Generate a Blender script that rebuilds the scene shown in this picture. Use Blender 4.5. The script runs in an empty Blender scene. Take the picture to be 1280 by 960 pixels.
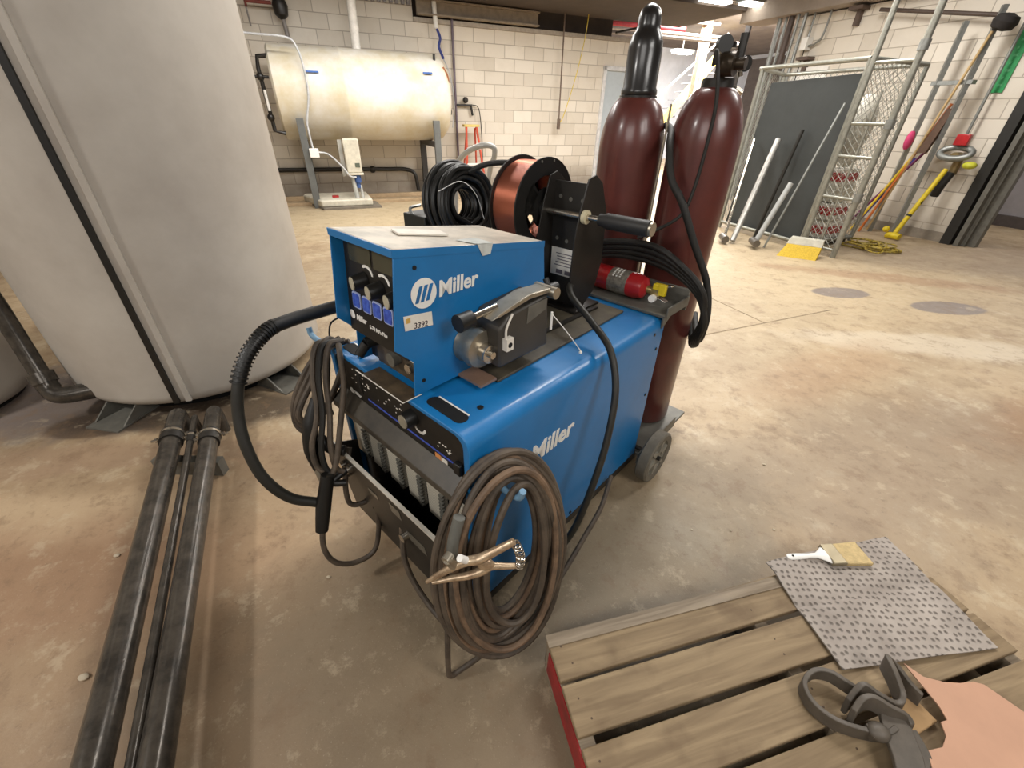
import bpy, bmesh, math, random
from mathutils import Vector, Matrix
random.seed(7)
C = bpy.context.scene.collection
R = math.radians
V = Vector

# ------------------------------------------------------------------ frames
class Frame:
    def __init__(s, o, a):
        s.o = V(o); s.a = a
        s.x = V((math.cos(a), math.sin(a), 0)); s.y = V((-math.sin(a), math.cos(a), 0))
    def w(s, p):
        return s.o + s.x*p[0] + s.y*p[1] + V((0, 0, p[2]))
FW = Frame((-0.089, 0.679, 0), R(47.73))       # the welder: x back, y towards its left side
FR = Frame((0, 0, 0), R(23.28))                # the room: x along the rear wall, y towards it
F0 = Frame((0, 0, 0), 0)
FP = Frame((0.109, 0.577, 0), R(15.6))         # the pallet

# ------------------------------------------------------------------ materials
def lin(c):
    return tuple(((v/255)/12.92 if v/255 <= .04045 else ((v/255+.055)/1.055)**2.4) for v in c) + (1,)
MATS = {}
def mat(name, rgb, rough=.5, metal=0., var=.12, vs=12., bump=0., bs=60., coat=0., rgb2=None, emis=None, trans=0., spec=.5):
    if name in MATS: return MATS[name]
    m = bpy.data.materials.new(name); m.use_nodes = True
    nt = m.node_tree; N = nt.nodes; L = nt.links
    b = N['Principled BSDF']
    b.inputs['Roughness'].default_value = rough
    b.inputs['Metallic'].default_value = metal
    b.inputs['Coat Weight'].default_value = coat
    b.inputs['Coat Roughness'].default_value = .15
    b.inputs['Specular IOR Level'].default_value = spec
    if trans: b.inputs['Transmission Weight'].default_value = trans
    tc = N.new('ShaderNodeTexCoord')
    n = N.new('ShaderNodeTexNoise'); n.inputs['Scale'].default_value = vs; n.inputs['Detail'].default_value = 6
    n.inputs['Roughness'].default_value = .65
    L.new(tc.outputs['Object'], n.inputs['Vector'])
    r = N.new('ShaderNodeValToRGB')
    c1 = lin(rgb)
    if rgb2: c0 = lin(rgb2)
    else: c0 = tuple(v*(1-var*2) for v in c1[:3]) + (1,)
    r.color_ramp.elements[0].position = .35; r.color_ramp.elements[1].position = .62
    r.color_ramp.elements[0].color = c0; r.color_ramp.elements[1].color = c1
    L.new(n.outputs['Fac'], r.inputs['Fac']); L.new(r.outputs['Color'], b.inputs['Base Color'])
    if bump:
        n2 = N.new('ShaderNodeTexNoise'); n2.inputs['Scale'].default_value = bs; n2.inputs['Detail'].default_value = 4
        L.new(tc.outputs['Object'], n2.inputs['Vector'])
        bp = N.new('ShaderNodeBump'); bp.inputs['Strength'].default_value = bump; bp.inputs['Distance'].default_value = .004
        L.new(n2.outputs['Fac'], bp.inputs['Height']); L.new(bp.outputs['Normal'], b.inputs['Normal'])
    if emis:
        b.inputs['Emission Color'].default_value = lin(rgb); b.inputs['Emission Strength'].default_value = emis
    MATS[name] = m
    return m

def math_node(nt, op, a, b=None, clamp=False):
    n = nt.nodes.new('ShaderNodeMath'); n.operation = op; n.use_clamp = clamp
    for i, v in enumerate((a, b)):
        if v is None: continue
        if isinstance(v, (int, float)): n.inputs[i].default_value = v
        else: nt.links.new(v, n.inputs[i])
    return n.outputs[0]
def mix_col(nt, fac, a, b):
    n = nt.nodes.new('ShaderNodeMix'); n.data_type = 'RGBA'
    for k, v in ((0, fac), (6, a), (7, b)):
        if isinstance(v, (int, float)): n.inputs[k].default_value = v
        elif isinstance(v, tuple): n.inputs[k].default_value = v
        else: nt.links.new(v, n.inputs[k])
    return n.outputs[2]

def floor_mat():
    m = bpy.data.materials.new('worn_concrete'); m.use_nodes = True
    nt = m.node_tree; N = nt.nodes; L = nt.links; b = N['Principled BSDF']
    tc = N.new('ShaderNodeTexCoord'); P = tc.outputs['Object']
    def noise(s, d=6, rgh=.6, dist=0.):
        n = N.new('ShaderNodeTexNoise'); n.inputs['Scale'].default_value = s; n.inputs['Detail'].default_value = d
        n.inputs['Roughness'].default_value = rgh; n.inputs['Distortion'].default_value = dist
        L.new(P, n.inputs['Vector']); return n.outputs['Fac']
    def ramp(f, a, bb):
        n = N.new('ShaderNodeMapRange'); n.inputs[1].default_value = a; n.inputs[2].default_value = bb
        n.interpolation_type = 'SMOOTHSTEP'; L.new(f, n.inputs[0]); return n.outputs[0]
    big = noise(.9, 6, .6, .3); mid = noise(3.4, 10, .72, .15); fine = noise(24, 10, .78); vf = noise(160, 3, .6)
    col = mix_col(nt, ramp(big, .35, .65), lin((196, 172, 138)), lin((168, 144, 114)))
    col = mix_col(nt, math_node(nt, 'MULTIPLY', ramp(mid, .50, .64), .7), col, lin((150, 126, 98)))
    col = mix_col(nt, math_node(nt, 'MULTIPLY', ramp(mid, .46, .34), .6), col, lin((216, 200, 170)))
    sep = N.new('ShaderNodeSeparateXYZ'); L.new(P, sep.inputs[0]); X = sep.outputs[0]; Y = sep.outputs[1]
    wob = math_node(nt, 'SUBTRACT', noise(2.6, 6, .65, .5), .5)
    def blotch(x, y, rx, ry, ang, c, st, soft=.5, w=1.6):
        nonlocal col
        ca, sa = math.cos(ang), math.sin(ang)
        dx = math_node(nt, 'SUBTRACT', X, x); dy = math_node(nt, 'SUBTRACT', Y, y)
        u = math_node(nt, 'DIVIDE', math_node(nt, 'ADD', math_node(nt, 'MULTIPLY', dx, ca), math_node(nt, 'MULTIPLY', dy, sa)), rx)
        v = math_node(nt, 'DIVIDE', math_node(nt, 'SUBTRACT', math_node(nt, 'MULTIPLY', dy, ca), math_node(nt, 'MULTIPLY', dx, sa)), ry)
        d = math_node(nt, 'SQRT', math_node(nt, 'ADD', math_node(nt, 'MULTIPLY', u, u), math_node(nt, 'MULTIPLY', v, v)))
        d = math_node(nt, 'ADD', d, math_node(nt, 'MULTIPLY', wob, w))
        f = math_node(nt, 'MULTIPLY', ramp(d, 1+soft*.5, 1-soft*.5), st)
        col = mix_col(nt, f, col, lin(c))
    blotch(1.8, 4.6, 3.4, 2.2, .3, (212, 194, 160), .55, 1.2)
    blotch(-2.0, 6.8, 2.6, 1.2, .4, (206, 188, 154), .7, 1.0)
    blotch(-1.0, .7, 1.1, .8, .2, (160, 130, 100), .6, 1.0)
    blotch(-.75, 1.05, .42, .24, .5, (206, 178, 142), .7, .9)
    blotch(-1.75, 1.02, .6, .14, .15, (206, 180, 146), .75, .8)
    blotch(-1.5, .8, .7, .22, .1, (160, 124, 96), .55, .9)
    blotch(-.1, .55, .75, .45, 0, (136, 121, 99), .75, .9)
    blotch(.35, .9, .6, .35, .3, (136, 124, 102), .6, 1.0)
    blotch(.7, 1.2, .5, .3, .3, (160, 144, 116), .5, 1.0)
    blotch(1.9, 1.5, .9, .45, .3, (150, 132, 112), .55, .9)
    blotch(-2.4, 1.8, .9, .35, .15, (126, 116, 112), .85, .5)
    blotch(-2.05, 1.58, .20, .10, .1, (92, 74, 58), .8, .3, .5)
    blotch(-1.62, 1.72, .62, .16, .15, (64, 52, 42), .85, .5, .6)  # shadow under the big tank, painted dark brown into the floor colour
    blotch(-1.98, 1.33, .9, .10, .15, (166, 138, 112), .6, .6)
    blotch(3.02, 3.75, .27, .14, .1, (132, 122, 118), .85, .15, .5)
    blotch(3.74, 3.43, .32, .15, .05, (132, 122, 118), .85, .15, .5)
    blotch(2.9, 2.7, .9, .18, -.1, (222, 208, 184), .6, .7)
    blotch(3.4, 1.95, 1.0, .22, .3, (158, 120, 86), .6, .7)
    blotch(2.0, 2.3, .7, .2, .5, (178, 144, 110), .5, .9)
    blotch(3.9, 4.2, 1.2, .16, -.3, (168, 134, 104), .6, .7)
    blotch(5.6, 5.0, 1.6, .6, 0, (150, 132, 116), .5, .7)
    col = mix_col(nt, math_node(nt, 'MULTIPLY', ramp(fine, .53, .68), .45), col, lin((120, 98, 76)))
    col = mix_col(nt, math_node(nt, 'MULTIPLY', ramp(vf, .62, .74), .28), col, lin((226, 212, 188)))
    m2 = noise(7.5, 10, .75, .1)
    col = mix_col(nt, math_node(nt, 'MULTIPLY', ramp(m2, .52, .64), .5), col, lin((138, 112, 86)))
    col = mix_col(nt, math_node(nt, 'MULTIPLY', ramp(m2, .46, .36), .4), col, lin((212, 194, 164)))
    # sparse rust specks
    col = mix_col(nt, math_node(nt, 'MULTIPLY', ramp(noise(9, 9, .75), .66, .72), .55), col, lin((112, 74, 50)))
    hs = N.new('ShaderNodeHueSaturation'); hs.inputs['Saturation'].default_value = 1.0; hs.inputs['Value'].default_value = .79; L.new(col, hs.inputs['Color']); col = hs.outputs[0]
    L.new(col, b.inputs['Base Color'])
    rr = N.new('ShaderNodeMapRange'); rr.inputs[1].default_value = .3; rr.inputs[2].default_value = .7
    rr.inputs[3].default_value = .38; rr.inputs[4].default_value = .62; L.new(mid, rr.inputs[0]); L.new(rr.outputs[0], b.inputs['Roughness'])
    bp = N.new('ShaderNodeBump'); bp.inputs['Strength'].default_value = .28; bp.inputs['Distance'].default_value = .006
    hh = math_node(nt, 'ADD', fine, math_node(nt, 'MULTIPLY', mid, 1.5)); L.new(hh, bp.inputs['Height']); L.new(bp.outputs['Normal'], b.inputs['Normal'])
    return m

def block_mat(name, axis, c1=(226, 218, 204), c2=(208, 199, 184), mortar=(176, 166, 152), grime=(120, 108, 94)):
    m = bpy.data.materials.new(name); m.use_nodes = True
    nt = m.node_tree; N = nt.nodes; L = nt.links; b = N['Principled BSDF']
    tc = N.new('ShaderNodeTexCoord'); sep = N.new('ShaderNodeSeparateXYZ'); L.new(tc.outputs['Object'], sep.inputs[0])
    cmb = N.new('ShaderNodeCombineXYZ'); L.new(sep.outputs[axis], cmb.inputs[0]); L.new(sep.outputs[2], cmb.inputs[1])
    bk = N.new('ShaderNodeTexBrick'); bk.inputs['Scale'].default_value = 1; bk.inputs['Brick Width'].default_value = .4
    bk.inputs['Row Height'].default_value = .2; bk.inputs['Mortar Size'].default_value = .007; bk.inputs['Mortar Smooth'].default_value = .4
    bk.inputs['Color1'].default_value = lin(c1); bk.inputs['Color2'].default_value = lin(c2); bk.inputs['Mortar'].default_value = lin(mortar)
    L.new(cmb.outputs[0], bk.inputs['Vector'])
    n = N.new('ShaderNodeTexNoise'); n.inputs['Scale'].default_value = 2.2; n.inputs['Detail'].default_value = 8; n.inputs['Roughness'].default_value = .7
    L.new(tc.outputs['Object'], n.inputs['Vector'])
    mr = N.new('ShaderNodeMapRange'); mr.inputs[1].default_value = .5; mr.inputs[2].default_value = .8; mr.inputs[4].default_value = .4; L.new(n.outputs['Fac'], mr.inputs[0])
    col = mix_col(nt, mr.outputs[0], bk.outputs['Color'], lin((186, 172, 150)))
    low = N.new('ShaderNodeMapRange'); low.inputs[1].default_value = .55; low.inputs[2].default_value = .0; low.inputs[4].default_value = .8
    L.new(math_node(nt, 'ADD', sep.outputs[2], math_node(nt, 'MULTIPLY', math_node(nt, 'SUBTRACT', n.outputs['Fac'], .5), .6)), low.inputs[0])
    col = mix_col(nt, low.outputs[0], col, lin(grime))
    L.new(col, b.inputs['Base Color']); b.inputs['Roughness'].default_value = .55
    bp = N.new('ShaderNodeBump'); bp.inputs['Strength'].default_value = .5; bp.inputs['Distance'].default_value = .006; bp.invert = True
    L.new(bk.outputs['Fac'], bp.inputs['Height']); L.new(bp.outputs['Normal'], b.inputs['Normal'])
    return m

def wood_mat(name, c1, c2, ang=0., dark=(96, 76, 54)):
    m = bpy.data.materials.new(name); m.use_nodes = True
    nt = m.node_tree; N = nt.nodes; L = nt.links; b = N['Principled BSDF']
    tc = N.new('ShaderNodeTexCoord'); mp = N.new('ShaderNodeMapping'); mp.inputs['Scale'].default_value = (1.6, 22, 22)
    L.new(tc.outputs['Object'], mp.inputs['Vector'])
    n = N.new('ShaderNodeTexNoise'); n.inputs['Scale'].default_value = 2.2; n.inputs['Detail'].default_value = 8; n.inputs['Distortion'].default_value = .7
    L.new(mp.outputs[0], n.inputs['Vector'])
    n2 = N.new('ShaderNodeTexNoise'); n2.inputs['Scale'].default_value = 7; n2.inputs['Detail'].default_value = 6; L.new(tc.outputs['Object'], n2.inputs['Vector'])
    r = N.new('ShaderNodeMapRange'); r.inputs[1].default_value = .32; r.inputs[2].default_value = .68; L.new(n.outputs['Fac'], r.inputs[0])
    col = mix_col(nt, r.outputs[0], lin(c1), lin(c2))
    r2 = N.new('ShaderNodeMapRange'); r2.inputs[1].default_value = .55; r2.inputs[2].default_value = .72; r2.inputs[4].default_value = .65; L.new(n2.outputs['Fac'], r2.inputs[0])
    col = mix_col(nt, r2.outputs[0], col, lin(dark))
    L.new(col, b.inputs['Base Color']); b.inputs['Roughness'].default_value = .75
    bp = N.new('ShaderNodeBump'); bp.inputs['Strength'].default_value = .4; bp.inputs['Distance'].default_value = .003
    L.new(n.outputs['Fac'], bp.inputs['Height']); L.new(bp.outputs['Normal'], b.inputs['Normal'])
    return m

def stripe_mat(name, c1, c2, freq, axis=0, rough=.5, metal=0.):
    """fine ribs across one local axis (wire windings, coolant fins)"""
    m = bpy.data.materials.new(name); m.use_nodes = True
    nt = m.node_tree; N = nt.nodes; L = nt.links; b = N['Principled BSDF']
    tc = N.new('ShaderNodeTexCoord'); sep = N.new('ShaderNodeSeparateXYZ'); L.new(tc.outputs['Object'], sep.inputs[0])
    s = math_node(nt, 'SINE', math_node(nt, 'MULTIPLY', sep.outputs[axis], freq))
    f = math_node(nt, 'MULTIPLY_ADD' if False else 'ADD', math_node(nt, 'MULTIPLY', s, .5), .5)
    col = mix_col(nt, f, lin(c1), lin(c2)); L.new(col, b.inputs['Base Color'])
    b.inputs['Roughness'].default_value = rough; b.inputs['Metallic'].default_value = metal
    bp = N.new('ShaderNodeBump'); bp.inputs['Strength'].default_value = .4; bp.inputs['Distance'].default_value = .001
    L.new(f, bp.inputs['Height']); L.new(bp.outputs['Normal'], b.inputs['Normal'])
    return m

def pad_mat():
    m = bpy.data.materials.new('dimpled_felt'); m.use_nodes = True
    nt = m.node_tree; N = nt.nodes; L = nt.links; b = N['Principled BSDF']
    tc = N.new('ShaderNodeTexCoord')
    v = N.new('ShaderNodeTexVoronoi'); v.voronoi_dimensions = '2D'; v.inputs['Scale'].default_value = 52; v.inputs['Randomness'].default_value = .35
    L.new(tc.outputs['Object'], v.inputs['Vector'])
    n = N.new('ShaderNodeTexNoise'); n.inputs['Scale'].default_value = 9; n.inputs['Detail'].default_value = 8; L.new(tc.outputs['Object'], n.inputs['Vector'])
    r = N.new('ShaderNodeMapRange'); r.inputs[1].default_value = .08; r.inputs[2].default_value = .30; L.new(v.outputs['Distance'], r.inputs[0])
    col = mix_col(nt, n.outputs['Fac'], lin((116, 106, 98)), lin((190, 180, 170)))
    col = mix_col(nt, r.outputs[0], lin((112, 104, 96)), col)
    L.new(col, b.inputs['Base Color']); b.inputs['Roughness'].default_value = .9
    bp = N.new('ShaderNodeBump'); bp.inputs['Strength'].default_value = .8; bp.inputs['Distance'].default_value = .006
    L.new(math_node(nt, 'ADD', r.outputs[0], math_node(nt, 'MULTIPLY', n.outputs['Fac'], 1.5)), bp.inputs['Height']); L.new(bp.outputs['Normal'], b.inputs['Normal'])
    return m

BLUE = mat('blue_enamel', (22, 116, 180), .42, var=.07, vs=5, bump=.03, coat=.25)
BLUED = mat('dusty_blue_enamel', (24, 112, 176), .45, var=.1, vs=7, rgb2=(50, 92, 128), coat=.15)
DUST_GLARE = mat('dusty_glare_enamel', (214, 204, 188), .38, vs=9, rgb2=(168, 162, 150), bump=.1)  # pale from dust and from glare painted into the colour
BLACKP = mat('black_panel', (38, 35, 31), .42, vs=14, rgb2=(27, 25, 22), spec=.35)
BLACKM = mat('black_painted_steel', (38, 35, 31), .42, vs=18, bump=.05)
BLACK = mat('black_plastic', (24, 23, 21), .45, vs=18)
RUBBER = mat('black_rubber', (34, 32, 28), .62, vs=30, bump=.1)
CABLE = mat('dusty_brown_black_cable', (92, 80, 67), .6, vs=16, rgb2=(62, 54, 46), bump=.15)
CABLE2 = mat('worn_brown_cable', (126, 102, 80), .65, vs=20, rgb2=(86, 70, 56), bump=.15)
PIPEB = mat('black_iron_pipe', (84, 78, 70), .24, .35, vs=22, rgb2=(58, 54, 49), bump=.12, bs=30)
DARKR = mat('dark_recess', (12, 11, 10), .8)
LOUV = stripe_mat('ribbed_grey_vent', (158, 152, 138), (200, 192, 174), 900, 2, .6)
ALU = mat('cast_aluminium', (178, 170, 154), .35, .8, vs=22)
CHROME = mat('bright_steel', (214, 206, 192), .2, .95, vs=15)
STEEL = mat('galvanised_steel', (150, 152, 148), .42, .6, vs=25)
GREYP = mat('grey_painted_steel', (112, 110, 102), .5, .2, vs=18)
WHITE = mat('white_enamel', (240, 238, 232), .4, vs=10, var=.03)
PAPER = mat('white_sticker', (232, 226, 214), .55, vs=30, var=.06)
BRONZE = mat('dirty_bronze', (206, 184, 154), .36, .6, vs=40, rgb2=(150, 126, 102), bump=.1)
MAROON = mat('maroon_enamel', (100, 50, 44), .34, vs=5, rgb2=(80, 42, 38), coat=.3, bump=.03)
REDP = mat('red_enamel', (176, 34, 38), .35, vs=10, coat=.3)
TANKW = mat('white_pvc_jacket', (186, 180, 170), .55, vs=1.4, rgb2=(166, 158, 148), bump=.12, bs=5)
TANKC = mat('stained_cream_insulation', (222, 218, 208), .5, vs=2.2, rgb2=(206, 194, 164), bump=.2, bs=6)
CREAM = mat('cream_plastic', (214, 208, 190), .5, vs=10)
MATM = mat('dusty_rubber_mat', (92, 84, 68), .6, vs=8, rgb2=(60, 54, 44), bump=.2)
COPPER = stripe_mat('copper_wire_windings', (140, 66, 46), (212, 132, 104), 4200, 1, .3, .85)
YEL = mat('yellow_plastic', (222, 196, 34), .45, vs=20)
ORANGE = mat('orange_fibreglass', (206, 78, 48), .45, vs=20)
BRIST = mat('pale_bristles', (202, 178, 128), .8, vs=60, bump=.6, bs=200)
PANELG = mat('dark_grey_board', (58, 62, 62), .6, vs=3)
CARD = mat('pink_brown_cardboard', (190, 148, 122), .8, vs=6, var=.05)
CARD2 = mat('brown_cardboard', (164, 132, 92), .85, vs=6)
STRAP = mat('grey_black_rubber_strap', (92, 84, 74), .55, vs=30, bump=.15)
CLEARW = mat('pale_scratched_plastic', (206, 210, 206), .35, vs=30)

# ------------------------------------------------------------------ mesh builder
class MB:
    def __init__(s): s.v = []; s.f = []
    def add(s, vs, fs):
        o = len(s.v); s.v += [V(p) for p in vs]; s.f += [tuple(i+o for i in f) for f in fs]; return s
    def box(s, a, b, M=None, c=None):
        x0, y0, z0 = a; x1, y1, z1 = b
        vs = [V(p) for p in ((x0,y0,z0),(x1,y0,z0),(x1,y1,z0),(x0,y1,z0),(x0,y0,z1),(x1,y0,z1),(x1,y1,z1),(x0,y1,z1))]
        if M is not None:
            cc = V(c) if c is not None else (V(a)+V(b))/2
            vs = [cc + M @ (p-cc) for p in vs]
        return s.add(vs, [(0,3,2,1),(4,5,6,7),(0,1,5,4),(1,2,6,5),(2,3,7,6),(3,0,4,7)])
    def prism(s, poly, ext):
        n = len(poly); e = V(ext); vs = [V(p) for p in poly] + [V(p)+e for p in poly]
        return s.add(vs, [tuple(range(n))[::-1], tuple(range(n, 2*n))] + [(i, (i+1) % n, n+(i+1) % n, n+i) for i in range(n)])
    def rings(s, rs, caps=True, closed=False):
        n = len(rs[0]); o = len(s.v); m = len(rs)
        for r in rs: s.v += [V(p) for p in r]
        for k in range(m if closed else m-1):
            a = o+k*n; b = o+((k+1) % m)*n
            s.f += [(a+i, a+(i+1) % n, b+(i+1) % n, b+i) for i in range(n)]
        if caps and not closed:
            s.f += [tuple(range(o, o+n))[::-1], tuple(range(o+(m-1)*n, o+m*n))]
        return s
    def lathe(s, prof, base=(0,0,0), axis=(0,0,1), n=32, caps=True, closed=False):
        ax = V(axis).normalized(); t = V((1,0,0)) if abs(ax.x) < .9 else V((0,1,0))
        u = ax.cross(t).normalized(); w = ax.cross(u)
        rs = [[V(base)+ax*z+(u*math.cos(2*math.pi*i/n)+w*math.sin(2*math.pi*i/n))*max(r, 1e-4) for i in range(n)] for r, z in prof]
        return s.rings(rs, caps, closed)
    def cyl(s, a, b, r, r2=None, n=20):
        a = V(a); b = V(b); r2 = r if r2 is None else r2
        return s.lathe([(r, 0), (r2, (b-a).length)], a, b-a, n)
    def ring(s, c, axis, ro, ri, h, n=36):
        return s.lathe([(ri, 0), (ro, 0), (ro, h), (ri, h)], c, axis, n, False, True)
    def tube(s, path, r, n=10, closed=False, sub=6, smooth=True):
        P = [V(p) for p in path]
        rr = r if isinstance(r, (list, tuple)) else [r]*len(P)
        Q = []; RR = []
        if smooth and len(P) > 2:
            m = len(P); rng = range(m if closed else m-1)
            for i in rng:
                p0 = P[(i-1) % m] if (closed or i > 0) else P[0]*2-P[1]
                p1 = P[i]; p2 = P[(i+1) % m]
                p3 = P[(i+2) % m] if (closed or i+2 < m) else P[-1]*2-P[-2]
                for k in range(sub):
                    t = k/sub
                    Q.append(.5*((2*p1)+(-p0+p2)*t+(2*p0-5*p1+4*p2-p3)*t*t+(-p0+3*p1-3*p2+p3)*t*t*t))
                    RR.append(rr[i]*(1-t)+rr[(i+1) % m]*t)
            if not closed: Q.append(P[-1]); RR.append(rr[-1])
        else: Q = P; RR = rr
        m = len(Q); T = []
        for i in range(m):
            a = Q[(i-1) % m] if (closed or i > 0) else Q[i]
            b = Q[(i+1) % m] if (closed or i < m-1) else Q[i]
            T.append((b-a).normalized())
        t0 = T[0]; h = V((0,0,1)) if abs(t0.z) < .9 else V((1,0,0))
        N_ = t0.cross(h).normalized(); rs = []
        for i in range(m):
            if i: N_ = (N_ - T[i]*N_.dot(T[i])).normalized()
            B_ = T[i].cross(N_)
            rs.append([Q[i]+(N_*math.cos(2*math.pi*k/n)+B_*math.sin(2*math.pi*k/n))*RR[i] for k in range(n)])
        return s.rings(rs, True, closed)
    def ribbon(s, path, side, w, t):
        """flat strap of width w along side, thickness t"""
        P = [V(p) for p in path]; sd = V(side).normalized(); rs = []
        for i, p in enumerate(P):
            T = (P[min(i+1, len(P)-1)]-P[max(i-1, 0)]).normalized(); nn = T.cross(sd).normalized()
            rs.append([p-sd*w/2-nn*t/2, p+sd*w/2-nn*t/2, p+sd*w/2+nn*t/2, p-sd*w/2+nn*t/2])
        return s.rings(rs)
    def ball(s, c, r, sc=(1,1,1), n=16):
        pr = []; c = V(c); rs = []
        for j in range(1, n//2):
            th = math.pi*j/(n//2)
            rs.append([c+V((r*sc[0]*math.sin(th)*math.cos(2*math.pi*i/n), r*sc[1]*math.sin(th)*math.sin(2*math.pi*i/n), -r*sc[2]*math.cos(th))) for i in range(n)])
        return s.rings(rs)

BASE = {}
def build(name, mb, m, off, bev=0, seg=2, ang=38):
    me = bpy.data.meshes.new(name)
    me.from_pydata([tuple(p-V(off)) for p in mb.v], [], mb.f)
    bm = bmesh.new(); bm.from_mesh(me)
    bmesh.ops.recalc_face_normals(bm, faces=bm.faces)
    for f in bm.faces: f.smooth = True
    for e in bm.edges:
        if len(e.link_faces) == 2 and e.calc_face_angle(0) > R(ang): e.smooth = False
    bm.to_mesh(me); bm.free()
    me.materials.append(m)
    o = bpy.data.objects.new(name, me); C.objects.link(o)
    if bev:
        md = o.modifiers.new('bevel', 'BEVEL'); md.width = bev; md.segments = seg; md.limit_method = 'ANGLE'; md.angle_limit = R(35)
        md.harden_normals = False
    return o
def tag(o, label=None, cat=None, group=None, kind=None):
    if label: o['label'] = label
    if cat: o['category'] = cat
    if group: o['group'] = group
    if kind: o['kind'] = kind
    return o
def thing(name, label, cat, base, frame=F0, group=None, kind=None):
    o = bpy.data.objects.new(name, None); C.objects.link(o); o.empty_display_size = .05
    o.location = frame.w(base); o.rotation_euler = (0, 0, frame.a)
    BASE[o.name] = V(base); return tag(o, label, cat, group, kind)
def part(name, mb, m, parent, bev=0, label=None, kind=None, **k):
    off = BASE[parent.name]
    o = build(name, mb, m, off, bev, **k); o.parent = parent; BASE[o.name] = off
    return tag(o, label, kind=kind)
def solo(name, mb, m, label, cat, base, frame=F0, bev=0, group=None, kind=None, **k):
    o = build(name, mb, m, base, bev, **k); o.location = frame.w(base); o.rotation_euler = (0, 0, frame.a)
    BASE[o.name] = V(base); return tag(o, label, cat, group, kind)
def struct(name, mb, m, frame=FR, parent=None, bev=0, label=None):
    if parent is not None: return part(name, mb, m, parent, bev, label)
    o = build(name, mb, m, (0, 0, 0), bev); o.location = frame.o; o.rotation_euler = (0, 0, frame.a)
    BASE[o.name] = V((0, 0, 0)); tag(o, label); o['kind'] = 'structure'; return o
def text(name, body, size, m, origin, right, up, parent, bold=0., shear=0., ext=.0006, label=None, align='LEFT', sx=1.):
    cu = bpy.data.curves.new(name, 'FONT'); cu.body = body; cu.size = 1; cu.extrude = ext/size; cu.offset = bold; cu.shear = shear
    cu.align_x = align; cu.resolution_u = 3
    t = bpy.data.objects.new(name, cu); C.objects.link(t)
    bpy.context.view_layer.update()
    dg = bpy.context.evaluated_depsgraph_get()
    me = bpy.data.meshes.new_from_object(t.evaluated_get(dg)); me.name = name
    bpy.data.objects.remove(t)
    r = V(right).normalized(); u = V(up).normalized(); n = r.cross(u)
    off = BASE[parent.name]; og = V(origin)-off
    for v in me.vertices: v.co = og + r*v.co.x*size*sx + u*v.co.y*size + n*v.co.z*size
    me.materials.clear(); me.materials.append(m)
    o = bpy.data.objects.new(name, me); C.objects.link(o); o.parent = parent; BASE[o.name] = off
    return tag(o, label)
def disc(mb, c, r, right, up, th=.0006, n=28, rx=1):
    rgt = V(right).normalized(); u = V(up).normalized(); nn = rgt.cross(u)
    return mb.prism([V(c)+rgt*math.cos(2*math.pi*i/n)*r*rx+u*math.sin(2*math.pi*i/n)*r for i in range(n)], nn*th)
def quadp(mb, c, w, h, right, up, th=.0006):
    r_ = V(right).normalized()*w/2; u = V(up).normalized()*h/2; nn = r_.cross(u).normalized(); c = V(c)
    return mb.prism([c-r_-u, c+r_-u, c+r_+u, c-r_+u], nn*th)
def rrect(x0, y0, x1, y1, r, k=5, corners=(1,1,1,1)):
    pts = []
    for (cx, cy, a0, on, px, py) in ((x1-r, y0+r, -90, corners[0], x1, y0), (x1-r, y1-r, 0, corners[1], x1, y1), (x0+r, y1-r, 90, corners[2], x0, y1), (x0+r, y0+r, 180, corners[3], x0, y0)):
        if on: pts += [(cx+r*math.cos(R(a0+90*i/k)), cy+r*math.sin(R(a0+90*i/k))) for i in range(k+1)]
        else: pts.append((px, py))
    return pts

# ================================================================== SETTING
fl = MB().add([(-9,-4,0),(18,-4,0),(18,19,0),(-9,19,0)], [(0,1,2,3)])
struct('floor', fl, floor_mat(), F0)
JT = mat('floor_joint_dirt', (112, 98, 78), .9, vs=9, rgb2=(150, 132, 106))
struct('trim_1', MB().box((2.2,1.993,.0004),(3.75,2.004,.0012)), JT)
struct('trim_2', MB().box((2.984,2.004,.0004),(2.994,3.3,.0012)), JT)

BLK = block_mat('painted_block_rear', 0)
struct('wall_back', MB().box((-6,9.09,0),(1.95,9.29,3.4)).box((1.95,9.09,0),(5.78,9.29,2.6)).box((5.78,9.09,2.17),(6.72,9.29,2.6)).box((6.72,9.09,0),(7.05,9.29,2.6)), BLK)
BLK2 = block_mat('painted_block_side', 1, grime=(150, 140, 126))
struct('wall_right', MB().box((7.57,3.09,0),(7.77,6.35,2.72)), BLK2)
CEILM = mat('dark_ceiling_deck', (104, 92, 82), .8, vs=2, rgb2=(78, 68, 60))
struct('ceiling', MB().box((-7,-5,3.4),(19,19,3.5)), CEILM)
struct('trim_3', MB().box((1.95,9.05,2.6),(7.0,9.32,2.66)), mat('wall_cap', (176, 166, 152), .6))
struct('trim_4', MB().box((2.0,8.98,2.70),(4.2,9.03,2.86)).box((2.0,8.9,2.68),(4.2,9.03,2.70)).box((2.0,8.9,2.86),(4.2,9.03,2.88)), mat('tan_steel_beam', (150, 136, 118), .6))
struct('trim_5', MB().box((1.95,7.2,2.9),(7.4,9.0,2.96)).box((1.95,9.3,2.62),(6.0,9.34,3.4)), mat('brown_mezzanine_deck', (76, 65, 56), .8, vs=3))
struct('trim_6', MB().box((7.3,2.0,2.74),(7.8,7.3,2.80)).box((7.3,2.0,2.80),(7.36,7.3,3.2)), mat('grey_brown_fascia', (160, 148, 136), .7, vs=2))
cor = MB()
for i in range(48):
    x = -2.6+i*.095; cor.box((x,9.02,2.80),(x+.05,9.088,3.3))
struct('trim_7', cor, mat('corrugated_deck', (152, 148, 148), .5, vs=3))
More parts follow.
